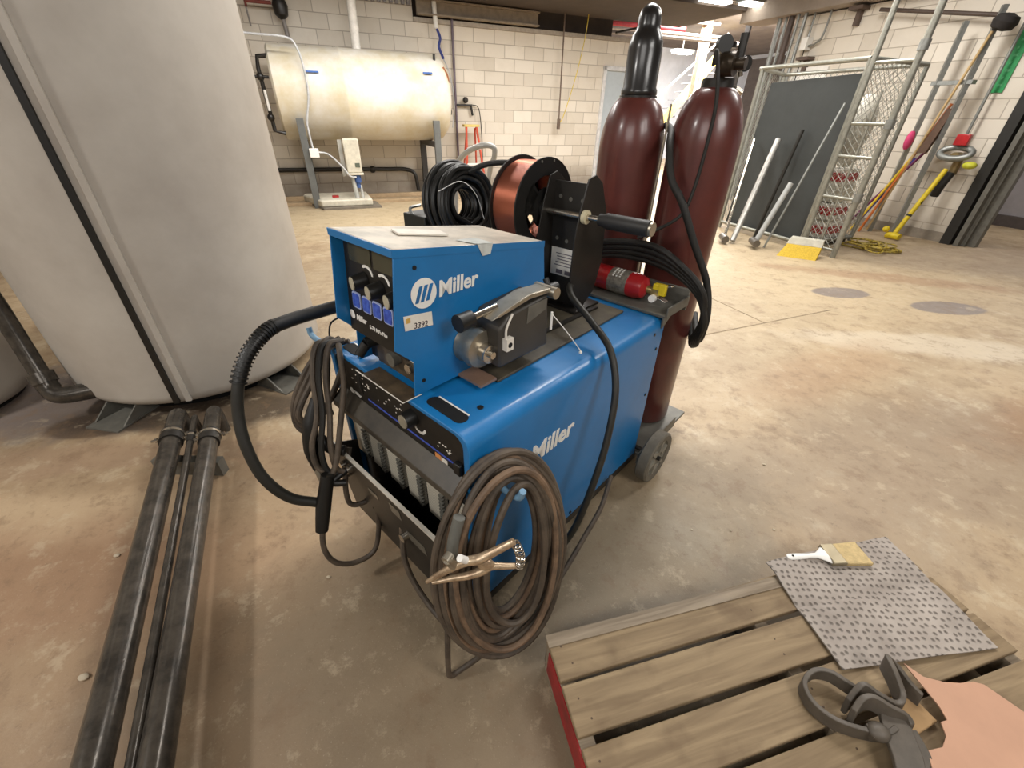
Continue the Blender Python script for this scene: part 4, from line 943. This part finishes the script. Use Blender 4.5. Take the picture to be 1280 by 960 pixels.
fl_ = solo('flue_pipe', MB().cyl((.90,8.42,2.08),(.94,8.42,3.4),.065,n=20).cyl((.91,8.42,2.34),(.912,8.42,2.40),.07), mat('white_pipe', (226,222,214), .5), 'white vertical pipe rising from the top of the cream tank', 'pipe', (.9,8.42,2.08), FR)
dp = thing('dosing_pump', 'cream chemical dosing pump standing in front of the cream tank', 'pump', (.56,7.8,.15), FR)
part('housing', MB().box((.43,7.74,.50),(.66,7.88,.97)), CREAM, dp, bev=.015)
part('display', MB().box((.56,7.735,.58),(.63,7.742,.64)), mat('green_grey_display', (96,104,92), .3), dp)
part('base_flange', MB().box((.42,7.72,.47),(.67,7.90,.50)), CREAM, dp, bev=.005)
part('blue_head', MB().cyl((.57,7.80,.36),(.57,7.80,.48),.055).cyl((.57,7.80,.28),(.57,7.80,.36),.035), mat('blue_fitting', (60,92,150), .5), dp)
part('suction_tube', MB().cyl((.52,7.80,.12),(.50,7.80,.48),.035).cyl((.61,7.80,.12),(.60,7.80,.32),.022), mat('pale_tube', (186,188,184), .3), dp)
part('bracket', MB().box((.36,7.86,.45),(.42,7.90,.95)), mat('light_bracket', (180,178,170), .5), dp)
sp2 = thing('spill_tray', 'white spill tray with a raised rim under the dosing pump', 'tray', (.3,7.9,0), FR)
part('tray', MB().prism([(-.28,8.45,.03),(.72,8.45,.03),(.74,7.66,.03),(-.04,7.66,.03),(-.30,8.3,.03)], (0,0,.10)), CREAM, sp2, bev=.02)
part('base', MB().prism([(-.24,8.4,.0),(.80,8.4,.0),(.86,7.58,.0),(-.02,7.58,.0),(-.28,8.3,.0)], (0,0,.03)), mat('grey_base', (124,116,104), .6), sp2)
part('red_item', MB().box((.14,7.9,.13),(.24,7.96,.16)), REDP, sp2)
solo('wall_pipe', MB().tube([(-1.6,9.02,.44),(.4,9.02,.43),(1.2,9.02,.42),(1.55,9.02,.41),(1.72,9.0,.33),(1.76,8.98,.05)], .035, 10).ball((.95,9.02,.42),.06).ball((-.75,9.02,.44),.06), BLACKM, 'black pipe running low along the rear wall behind the tank frame', 'pipe', (.3,9.02,0), FR)
solo('floor_curb', MB().box((-.9,8.05,0),(2.6,8.12,.045)).box((-.9,8.6,0),(2.8,8.68,.06)), mat('tan_board', (176,152,120), .7), 'long tan boards on the floor under the cream tank', 'board', (.9,8.3,0), FR, bev=.004)
# vent valve stack at top left
sv = thing('steam_valve', 'black valve with a red handle on a pipe at the rear wall, far top left', 'valve', (.0,8.9,2.4), FR)
part('pipe', MB().cyl((-.03,8.9,2.25),(-.10,8.9,3.4),.03).cyl((-.50,8.9,2.35),(-.52,8.9,3.4),.012), mat('grey_pipe', (140,134,130), .5), sv)
part('body', MB().lathe([(.03,0),(.09,.05),(.11,.16),(.08,.24),(.10,.3),(.06,.42)], (-.05,8.9,2.45), n=14), BLACKM, sv)
part('handle', MB().cyl((-.16,8.9,2.63),(-.50,8.9,2.63),.022).cyl((-.50,8.9,2.56),(-.50,8.9,2.72),.016), mat('rust_red', (130,60,50), .6), sv)
# white drop pipe with blue strap
wp = thing('drop_pipe', 'white drop pipe with a blue strap at the right end of the cream tank', 'pipe', (2.33,8.9,2), FR)
part('pipe', MB().cyl((2.30,8.95,2.52),(2.26,8.95,3.4),.038), WHITE, wp)
part('strap', MB().tube([(2.31,8.95,2.52),(2.36,8.95,2.40),(2.33,8.95,2.28),(2.40,8.95,2.12)], .022, 6), mat('blue_strap', (52,66,140), .5), wp)
part('hose', MB().tube([(2.40,8.95,2.12),(2.50,8.94,1.9),(2.55,8.93,1.5),(2.50,8.93,1.1)], .012, 6), mat('pale_conduit', (196,198,200)), wp)
vp = thing('wall_hydrant', 'vertical pipe on the rear wall with a small tap above the ladder', 'pipe', (2.62,9.03,0), FR)
part('pipe', MB().cyl((2.62,9.04,.55),(2.60,9.04,3.4),.020), mat('violet_grey_pipe', (112,100,112), .5), vp)
part('tap', MB().cyl((2.62,9.03,1.46),(2.92,9.03,1.46),.018).cyl((2.90,9.03,1.46),(2.93,9.03,1.30),.02).ball((2.79,9.0,1.54),.05), BLACKM, vp)
part('hose', MB().tube([(2.92,9.03,1.47),(3.05,9.03,1.42),(3.10,9.03,1.1),(3.12,9.03,.6),(3.12,9.03,.3)], .008, 6), RUBBER, vp)
# step ladder
la = thing('step_ladder', 'orange step ladder with white rungs standing by the rear wall', 'ladder', (2.82,8.7,0), FR)
for s in (-1, 1):
    part('rail', MB().cyl((2.82+s*.10,8.78,1.12),(2.82+s*.20,8.50,0),.022,n=8), ORANGE, la)
    part('rear_rail', MB().cyl((2.82+s*.08,8.82,1.10),(2.82+s*.16,8.98,0),.018,n=8), ORANGE, la)
part('top_cap', MB().box((2.67,8.74,1.12),(2.97,8.88,1.16)), mat('pale_yellow', (226,202,120), .5), la, bev=.005)
for z in (.25,.50,.76):
    hw = .10+.10*(1-z/1.12); y = 8.50+.28*z/1.12; part('step', MB().box((2.82-hw,y-.04,z),(2.82+hw,y+.04,z+.03)), WHITE, la)
solo('hanging_cord', MB().cyl((4.72,8.9,1.25),(4.69,8.9,3.4),.014,n=8).cyl((4.72,8.9,1.10),(4.72,8.9,1.28),.035,n=10), mat('brown_cord', (110,92,78), .6), 'brown hanging cord with a plug end in front of the rear wall', 'cord', (4.72,8.9,1.1), FR)
solo('hanging_cord', MB().tube([(5.15,8.8,3.4),(5.12,8.8,2.7),(4.98,8.8,2.0),(4.80,8.85,1.35),(4.74,8.88,1.22)], .007, 6), YEL, 'thin yellow cord slanting down beside the brown hanging cord', 'cord', (4.9,8.8,1.2), FR)

# ------------------------------------------------------------------ beyond the wall end
stc = thing('staircase', 'steel stairs with a yellow stringer beyond the rear doorway', 'stairs', (10.3,11.6,0), FR)
a0 = V((8.9,11.6,.5)); a1 = V((11.3,11.6,3.1))
part('stringer', MB().prism([(8.7,11.5,.25),(8.7,11.5,.60),(11.2,11.5,3.2),(11.2,11.5,2.85)], (0,.05,0)), mat('yellow_stringer', (232,200,110), .5), stc)
for k in range(12):
    t = k/11; part('tread', MB().box((8.95+t*2.2,11.56,.30+t*2.35),(9.22+t*2.2,12.5,.33+t*2.35)), mat('grey_tread', (150,150,152), .5), stc)
part('handrail', MB().tube([(8.7,11.52,1.5),(11.2,11.52,4.0-.65)], .025, 8, smooth=False), WHITE, stc)
solo('steel_column', MB().box((9.6,10.6,0),(9.72,10.76,3.4)).box((9.56,10.6,0),(9.76,10.62,3.4)).box((9.56,10.74,0),(9.76,10.76,3.4)), mat('tan_column', (190,164,138), .6), 'tan steel column beyond the rear doorway', 'column', (9.66,10.68,0), FR)
solo('steel_column', MB().box((8.6,8.3,0),(8.64,8.42,3.4)), mat('dark_post', (70,66,62), .5), 'thin dark post between the two gas cylinders in the distance', 'column', (8.62,8.36,0), FR)
mt_ = mat('pale_service_pipe', (196,186,180), .5)
solo('red_pipe', MB().cyl((5.2,10.4,3.06),(8.4,10.0,3.06),.05), mat('red_sprinkler_pipe', (178,52,60), .5), 'red sprinkler pipe under the ceiling beyond the wall', 'pipe', (6.5,10.2,3.0), FR)
for k, (y, z, lb) in enumerate(((9.6,2.80,'lowest pale service pipe beyond the rear wall top'),(9.9,2.92,'middle pale service pipe beyond the rear wall top'),(10.3,3.22,'highest pale service pipe beyond the rear wall top'))):
    solo('service_pipe', MB().cyl((5.0,y,z),(9.4,y-.3,z),.03), mt_, lb, 'pipe', (7,y,z), FR, group='service pipes beyond the rear wall')
solo('support_rod', MB().cyl((5.9,9.0,2.72),(7.3,9.2,3.02),.018), BLACKM, 'dark slanting rod beside the tall cylinder cap', 'rod', (6.6,9.1,2.8), FR)
for x in (6.4, 8.2): solo('roof_beam', MB().box((x,9.4,3.30),(x+.12,14.9,3.4)), mat('tan_beam', (170,156,144), .6), 'roof beam beyond the rear wall, %s' % ('nearer the door' if x < 7 else 'above the stairs'), 'beam', (x,12,3.15), FR)
LAMP = mat('lit_lamp', (255,252,244), .3, emis=9)
for (x, y, z, lb) in ((10.3,12.2,2.9,'lit ceiling lamp beyond the rear wall, lowest in the photo'),(6.5,7.15,2.93,'lit ceiling lamp at the top, left of the pair'),(7.25,7.0,2.93,'lit ceiling lamp at the top, right of the pair')):
    l_ = thing('ceiling_lamp', lb, 'lamp', (x,y,z), FR, group='lit ceiling lamps')
    part('diffuser', MB().box((x-.28,y-.10,z),(x+.28,y+.10,z+.03)), LAMP, l_)
    part('housing', MB().box((x-.32,y-.13,z+.03),(x+.32,y+.13,z+.10)), STEEL, l_)
    part('hanger', MB().cyl((x,y,z+.1),(x,y,3.4),.01), STEEL, l_)

# conduits at the end of the right wall
for k, (x, y, r_) in enumerate(((7.45,6.60,.035),(7.45,6.48,.022),(7.45,6.38,.045),(7.42,6.24,.02),(7.42,6.12,.025))):
    solo('wall_conduit', MB().cyl((x,y,0),(x,y,3.38),r_,n=12), STEEL if k != 2 else mat('dark_brown_pipe', (84,70,62), .5), ('outermost grey vertical conduit at the end of the right wall','second thin grey vertical conduit at the end of the right wall','thick dark brown vertical pipe at the end of the right wall','thin grey conduit just right of the dark brown pipe','grey conduit nearest the switch box on the right wall')[k], 'conduit', (x,y,0), FR, group='vertical conduits at the right wall end')
sw = thing('switch_box', 'white switch box with a curved conduit high on the right wall', 'switch box', (7.5,6.05,2.3), FR)
part('box', MB().box((7.44,5.98,2.28),(7.57,6.08,2.44)), WHITE, sw, bev=.005)
part('conduit', MB().tube([(7.50,5.98,2.33),(7.50,5.86,2.36),(7.50,5.78,2.50),(7.50,5.77,3.2)], .014, 8), STEEL, sw)
part('conduit', MB().cyl((7.50,6.03,2.44),(7.50,6.03,3.3),.014), STEEL, sw)
part('cable', MB().cyl((7.50,6.03,2.28),(7.50,6.03,1.2),.008), RUBBER, sw)
solo('extinguisher_sign', MB().box((8.4,8.0,1.55),(8.46,8.22,1.78)), REDP, 'small red box seen just right of the right gas cylinder', 'box', (8.4,8.1,1.55), FR)
dk = solo('storage_cabinet', MB().box((7.9,6.5,0),(9.2,7.4,2.3)), mat('dark_cabinet', (92,84,82), .6), 'dark cabinet beyond the right wall end behind the cylinder', 'cabinet', (8.5,7,0), FR, bev=.01)
for (y, z) in ((5.35,2.62),(5.95,2.10)): solo('wall_bracket', MB().box((7.50,y-.03,z-.12),(7.57,y+.03,z+.08)).box((7.40,y-.10,z+.05),(7.57,y+.10,z+.09)), mat('brown_bracket', (96,80,70), .6), 'brown bracket on the right wall, %s' % ('just under the ceiling edge' if z > 2.5 else 'above the red and white sign'), 'bracket', (7.55,y,z), FR)
sn = solo('warning_sign', MB().box((7.54,5.55,1.80),(7.565,6.15,2.06)), WHITE, 'red and white sign on the right wall above the cage', 'sign', (7.55,5.8,1.8), FR)
o = part('red_band', MB().box((7.535,5.60,1.78),(7.541,6.12,1.86)), REDP, sn)

# ------------------------------------------------------------------ CAGE
GALV = mat('galvanised_tube', (158,158,148), .4, .55, vs=25)
cg = thing('wire_cage', 'galvanised wire mesh cage with tube frame in front of the right wall', 'cage', (5.8,4.1,0), FR)
X0, X1, Y0, Y1, H = 5.30, 6.25, 3.48, 5.20, 1.87
for (x, y) in ((X0,Y0),(X0,4.75),(X1,Y0),(X1,Y1)):
    part('post', MB().cyl((x,y,0),(x,y,H),.024,n=12), GALV, cg)
part('top_rail', MB().cyl((X0,Y0,H),(X0,4.78,H),.022).cyl((X0,4.78,H),(X1,Y1,H),.022).cyl((X0,Y0,H),(X1,Y0,H),.022).cyl((X1,Y0,H),(X1,Y1,H),.022), GALV, cg)
part('bottom_rail', MB().cyl((X0,Y0,.08),(X0,4.75,.08),.02).cyl((X0,Y0,.08),(X1,Y0,.08),.02).cyl((X1,Y0,.08),(X1,Y1,.08),.02), GALV, cg)
def chain(mb, A, B, z0, z1, step=.075, r=.0028):
    A = V(A); B = V(B); L_ = (B-A).length; d = (B-A)/L_; hh = z1-z0; n = int((L_+hh)/step)
    for i in range(n):
        s = i*step
        for sg_ in (0, 1):
            u0 = max(0, s-hh); v0 = s-u0; u1 = min(L_, s); v1 = s-u1
            if sg_: q0 = A+d*u0; q1 = A+d*u1; zz0 = z0+v0; zz1 = z0+v1
            else: q0 = B-d*u0; q1 = B-d*u1; zz0 = z0+v0; zz1 = z0+v1
            a = V((q0.x,q0.y,zz0)); b = V((q1.x,q1.y,zz1))
            if (b-a).length > .03: mb.cyl(a, b, r, n=4)
    return mb
for A, B in (((X0,Y0,0),(X1,Y0,0)),((X1,Y0,0),(X1,Y1,0)),((X0,4.78,0),(X1,Y1,0))):
    part('wire_mesh', chain(MB(), A, B, .1, H-.02), GALV, cg)
gt = thing('cage_gate', 'narrow galvanised mesh gate panel with tall tube posts at the near end of the cage', 'gate', (5.33,3.28,0), FR)
part('post', MB().cyl((5.29,3.44,0),(5.29,3.44,3.0),.026,n=12), GALV, gt)
part('post', MB().cyl((5.35,3.08,0),(5.35,3.08,3.0),.030,n=12), GALV, gt)
for z in (.08,.62,1.02,1.32,1.83,2.55): part('cross_bar', MB().cyl((5.29,3.44,z),(5.35,3.08,z),.016), GALV, gt)
part('wire_mesh', chain(MB(), (5.29,3.44,0), (5.35,3.08,0), .1, 1.82), GALV, gt)
for za in (1.28,.6,1.9): part('clamp', MB().cyl((5.35,3.08,za),(5.35,3.08,za+.08),.042), STEEL, gt)
part('mid_stay', MB().cyl((5.32,3.26,.08),(5.32,3.26,1.6),.010), GALV, gt)
bd_ = solo('dark_board', MB().prism([(5.36,3.55,.04),(5.36,4.72,.04),(5.36,4.62,1.72),(5.36,3.52,1.76)], (.03,0,0)), PANELG, 'large dark grey board standing upright inside the cage', 'board', (5.36,4.1,.04), FR, bev=.003)
for i, (z, c_) in enumerate(((.20,REDP),(.42,REDP),(.62,PAPER),(.80,REDP))):
    t = solo('storage_box', MB().box((5.75,3.55+.02*i,z-.12),(6.1,3.86,z+.06)), PAPER if i != 2 else CREAM, ('white box with a red band, lowest of the stack in the cage','white box with a red band, second of the stack in the cage','plain cream box, third of the stack in the cage','small white box with a red band, topmost of the stack in the cage')[i], 'box', (5.9,3.7,z-.12), FR, bev=.004, group='boxes stacked in the cage')
    if i != 2: part('red_band', MB().box((5.745,3.56,z-.07),(5.749,3.84,z+.02)).box((5.76,3.545+.02*i-.004,z-.07),(6.08,3.549+.02*i-.001,z+.02)), REDP, t)
solo('cage_shelf', MB().box((5.7,3.5,.02),(6.2,5.0,.075)), mat('dark_shelf', (70,66,60), .6), 'dark skid under the boxes inside the cage', 'skid', (5.9,4.1,.02), FR)
solo('crumpled_bag', MB().ball((5.85,3.68,1.3),.16,(1,.8,2.0)).ball((5.9,3.72,1.02),.13,(1,1,1.2)), mat('clear_bag', (220,216,204), .5, vs=8, rgb2=(170,164,150), bump=.5, bs=18), 'pale crumpled plastic bag hanging in the cage', 'bag', (5.85,3.7,1.0), FR)
# pipes and sledge hammers leaning on the board
def leaner(name, label, cat, foot, top, r, m, head=None, r2=None):
    t = thing(name, label, cat, foot, FR)
    a = V(foot)+V((0,0,r)); b = V(top)
    part('shaft', MB().cyl(a, b, r, r2, n=14), m, t)
    if head:
        d = V((.55,.83,0)).normalized(); h = a+V((0,0,.045))
        part('head', MB().cyl(h-d*.10, h+d*.10, .042, n=12), mat('worn_steel_head', (110,104,96), .45, .5), t)
    return t
leaner('steel_bar', 'thin pale steel bar leaning on the dark board, leftmost', 'bar', (4.62,4.02,0), (5.28,3.84+.72,1.12), .018, CHROME, True)
leaner('steel_pipe', 'thick pale steel pipe leaning on the dark board beside the thin bar', 'pipe', (4.70,3.95,0), (5.26,4.20,1.14), .034, mat('pale_steel_pipe', (184,182,176), .35, .6))
leaner('sledgehammer', 'sledgehammer with a pale grey handle leaning on the dark board', 'hammer', (4.78,3.70,0), (5.07,3.70,.72), .030, mat('pale_grey_handle', (168,170,168), .4), True)
leaner('pry_bar', 'long dark steel rod leaning right up against the dark board', 'bar', (4.9,3.64,.0), (5.28,3.56,1.50), .012, STEEL)
leaner('black_bar', 'short black bar leaning in the middle of the dark board', 'bar', (5.2,4.05,.0), (5.30,3.95,1.25), .02, RUBBER)
bt = thing('push_broom', 'yellow bristled broom head with a white block on the floor by the cage', 'broom', (4.95,3.22,0), FR)
part('bristles', MB().prism([(4.78,3.36,.0),(5.02,3.05,.0),(5.12,3.10,.12),(4.92,3.38,.12)], (.07,.03,.0)), mat('yellow_bristles', (206,172,52), .8, vs=60, bump=.5, bs=150), bt)
part('block', MB().prism([(4.93,3.40,.12),(5.13,3.10,.12),(5.15,3.12,.19),(4.98,3.40,.19)], (.08,.04,0)), mat('pale_block', (196,192,176), .6), bt, bev=.004)
hc = MB(); r3 = random.Random(5)
for k in range(12):
    cx_, cy_ = 6.2+r3.uniform(-.12,.12), 3.22+r3.uniform(-.12,.12); a_ = r3.uniform(.14,.26); b_ = r3.uniform(.08,.16); ph = r3.uniform(0,3)
    hc.tube([(cx_+a_*math.cos(2*math.pi*i/14)*math.cos(ph)-b_*math.sin(2*math.pi*i/14)*math.sin(ph), cy_+a_*math.cos(2*math.pi*i/14)*math.sin(ph)+b_*math.sin(2*math.pi*i/14)*math.cos(ph), .012+.006*k) for i in range(14)], .009, 6, True, 3)
solo('extension_cord', hc, mat('yellow_black_cord', (196,170,60), .5, vs=30, rgb2=(70,60,30)), 'tangled yellow and black cord lying on the floor right of the cage', 'cord', (6.2,3.22,0), FR)

# ------------------------------------------------------------------ right wall: strut channels, tools
def rod(name, label, cat, a, b, r, m, n=10, group=None):
    return solo(name, MB().cyl(a, b, r, n=n), m, label, cat, a, FR, group=group or {'long_broom':'brooms leaning on the right wall','strut_channel':'struts on the right wall'}.get(name))
rod('strut_channel', 'wide grey strut upright on the right wall, left of the brooms', 'strut', (7.30,3.86,0), (7.30,3.86,2.35), .035, STEEL, 4)
rod('strut_channel', 'grey strut upright on the right wall, right of the brooms', 'strut', (7.30,3.56,0), (7.30,3.56,2.45), .035, STEEL, 4)
rod('wall_conduit', 'thin grey conduit on the right wall running down to the red valve', 'conduit', (7.46,3.38,1.15), (7.46,3.38,2.7), .016, STEEL)
rod('cross_rail', 'dark horizontal pipe high on the right wall', 'pipe', (7.42,3.50,2.36), (7.42,5.0,2.62), .022, mat('dark_brown_pipe', (84,70,62)))
solo('strut_bracket', MB().box((7.27,3.50,1.74),(7.36,3.92,1.78)), STEEL, 'short grey bracket joining the two struts on the right wall', 'bracket', (7.3,3.7,1.75), FR)
fb = thing('floor_brush', 'round black brush on a long pale pole leaning high on the right wall', 'brush', (7.25,3.60,0), FR)
part('pole', MB().cyl((7.22,3.86,.03),(7.25,3.54,2.22),.014), mat('tan_pole', (190,160,110), .5), fb)
part('head', MB().lathe([(.03,0),(.10,.02),(.12,.08),(.10,.13),(.03,.15)], (7.28,3.50,2.22), (0,-.3,1), 20), mat('black_bristle', (40,36,34), .9, bump=.6, bs=120), fb)
for k, (nm, c_, f0, t0, lb) in enumerate((('purple_handle',(112,38,84),(7.12,4.14,0),(7.40,3.68,1.05),'maroon broom handle leaning on the right wall'),('blue_handle',(60,64,150),(7.2,4.05,0),(7.42,3.78,.95),'thin blue handle leaning behind the maroon one'),('yellow_handle',(222,186,40),(7.05,3.98,0),(7.36,3.60,1.5),'long yellow broom handle leaning on the right wall'),('orange_handle',(200,110,50),(7.12,3.90,0),(7.32,3.62,1.55),'orange brown handle leaning between the struts'))):
    rod('long_broom', lb, 'broom', f0, t0, .016, mat(nm, c_, .4))
solo('dust_broom', MB().prism([(7.22,3.70,1.02),(7.22,3.60,1.02),(7.28,3.55,1.5),(7.28,3.62,1.5)], (.05,0,0)), mat('dark_straw', (96,74,60), .9, bump=.5), 'dark straw whisk hanging between the struts', 'broom', (7.25,3.6,1.02), FR)
solo('pink_duster', MB().ball((7.25,3.86,1.15),.06,(1,.7,1.9)), mat('pink_cloth', (214,70,120), .8), 'pink duster tucked behind the left strut', 'duster', (7.25,3.86,1.05), FR)
hv = thing('hose_valve', 'red handled valve with a grey coil on the right wall', 'valve', (7.4,3.35,.9), FR)
part('valve_body', MB().cyl((7.45,3.32,.80),(7.45,3.32,1.04),.045).cyl((7.40,3.32,1.0),(7.30,3.32,1.0),.05), mat('dull_brass', (150,130,90), .4, .5), hv)
part('coil', MB().tube([(7.34+.05*math.sin(2*math.pi*i/12),3.34+.16*math.cos(2*math.pi*i/12),1.04+.06*math.sin(2*math.pi*i/12)) for i in range(12)], .035, 10, True, 3), STEEL, hv)
part('handle', MB().box((7.30,3.26,1.12),(7.36,3.40,1.24)), REDP, hv, bev=.01)
part('black_hose', MB().tube([(7.42,3.32,.82),(7.38,3.34,.66),(7.40,3.36,.55)], .05, 12), RUBBER, hv)
part('yellow_cap', MB().ball((7.34,3.14,.92),.06,(1,1.2,.7)), mat('lime_yellow', (206,206,60), .5), hv)
yt = thing('yellow_tool', 'bright yellow long handled tool leaning below the red valve', 'tool', (7.05,3.42,0), FR)
part('shaft', MB().cyl((7.05,3.42,.06),(7.32,3.34,.86),.028), YEL, yt)
part('foot', MB().cyl((7.05,3.34,.05),(7.05,3.50,.05),.04).ball((7.02,3.52,.12),.04), YEL, yt)
part('band', MB().cyl((7.19,3.38,.46),(7.20,3.377,.49),.031).cyl((7.13,3.396,.30),(7.138,3.394,.325),.031), BLACK, yt)
gs = solo('wall_sign', MB().prism([(7.555,3.42,1.66),(7.555,3.30,1.66),(7.555,3.30,2.40),(7.555,3.42,2.40)], (.008,0,0)), mat('green_sign', (40,150,84), .5), 'tall narrow green sign on the right wall at the photo edge', 'sign', (7.555,3.36,1.66), FR)
lt = MB()
for k in range(9): lt.box((7.551,3.335+.02*(k % 2),1.72+k*.07),(7.554,3.375,1.745+k*.07))
part('sign_print', lt, mat('pale_green_print', (96,186,130), .5), gs, kind='stuff')
struct('baseboard_rear', MB().box((7.55,3.09,0),(7.568,6.35,.12)), mat('grey_brown_base', (136,126,112), .7))

# ------------------------------------------------------------------ lights
def area(x, y, z, sx_, sy_, e, col=(1,.965,.92), rot=(0,0,0), fr=F0):
    l = bpy.data.lights.new('area', 'AREA'); l.shape = 'RECTANGLE'; l.size = sx_; l.size_y = sy_; l.energy = e; l.color = col
    o = bpy.data.objects.new('ceiling_or_fill_light', l); C.objects.link(o); o.location = fr.w((x,y,z)); o.rotation_euler = (rot[0],rot[1],rot[2]+fr.a); return o
area(.9, 2.9, 3.3, 1.5, .35, 78)
area(-3.4, -.2, 3.1, .4, .4, 85)
area(3.2, 2.6, 3.3, 1.5, .4, 54)
area(.2, 5.6, 3.3, 2.4, .5, 110, fr=FR)
area(1.2, 6.6, 2.85, 2.0, .5, 45, fr=FR)
area(10.4, 9.2, 2.9, 2, .8, 260, rot=(R(65),0,0), fr=FR)  # added unseen light, turned on the far wall to brighten it
area(4.2, 6.4, 2.85, 2.4, .5, 130, fr=FR)
area(5.0, 3.9, 3.3, 2.0, .5, 120, fr=FR)
area(10.5, 11.5, 3.25, 3, 2, 700, fr=FR)
area(8.6, 9.6, 3.25, 1.5, 1, 260, fr=FR)
area(9.6, 6.0, 3.3, 2, 1, 120, fr=FR)
area(9.0, 2.2, 3.2, 1, 1, 50, fr=FR)
area(-.9, -1.2, 2.3, 1.6, 1.0, 26, rot=(R(48),0,R(-22)))  # added fill light behind the camera, no fixture there
area(1.7, -.7, 2.5, 1.2, .8, 34, rot=(R(42),0,R(42)))  # added fill light aimed at the welder's right side, no fixture there
wd_ = bpy.data.worlds.new('world'); bpy.context.scene.world = wd_; wd_.use_nodes = True
wd_.node_tree.nodes['Background'].inputs[0].default_value = (.9,.92,1,1); wd_.node_tree.nodes['Background'].inputs[1].default_value = .35

# ------------------------------------------------------------------ camera
p_, r_ = .5718, .0246
fw = V((0, math.cos(p_), -math.sin(p_))); rt = V((1,0,0)); up = V((0, math.sin(p_), math.cos(p_)))
rt2 = rt*math.cos(r_)+up*math.sin(r_); up2 = -rt*math.sin(r_)+up*math.cos(r_)
cam = bpy.data.cameras.new('camera'); co_ = bpy.data.objects.new('camera', cam); C.objects.link(co_)
M_ = Matrix((rt2, up2, -fw)).transposed().to_4x4(); M_.translation = V((0,0,1.319)); co_.matrix_world = M_
cam.sensor_width = 36; cam.sensor_fit = 'HORIZONTAL'; cam.lens = 521.8/1280*36; cam.clip_start = .02; cam.clip_end = 60
bpy.context.scene.camera = co_
vs_ = bpy.context.scene.view_settings; vs_.view_transform = 'Standard'; vs_.look = 'None'; vs_.exposure = .08
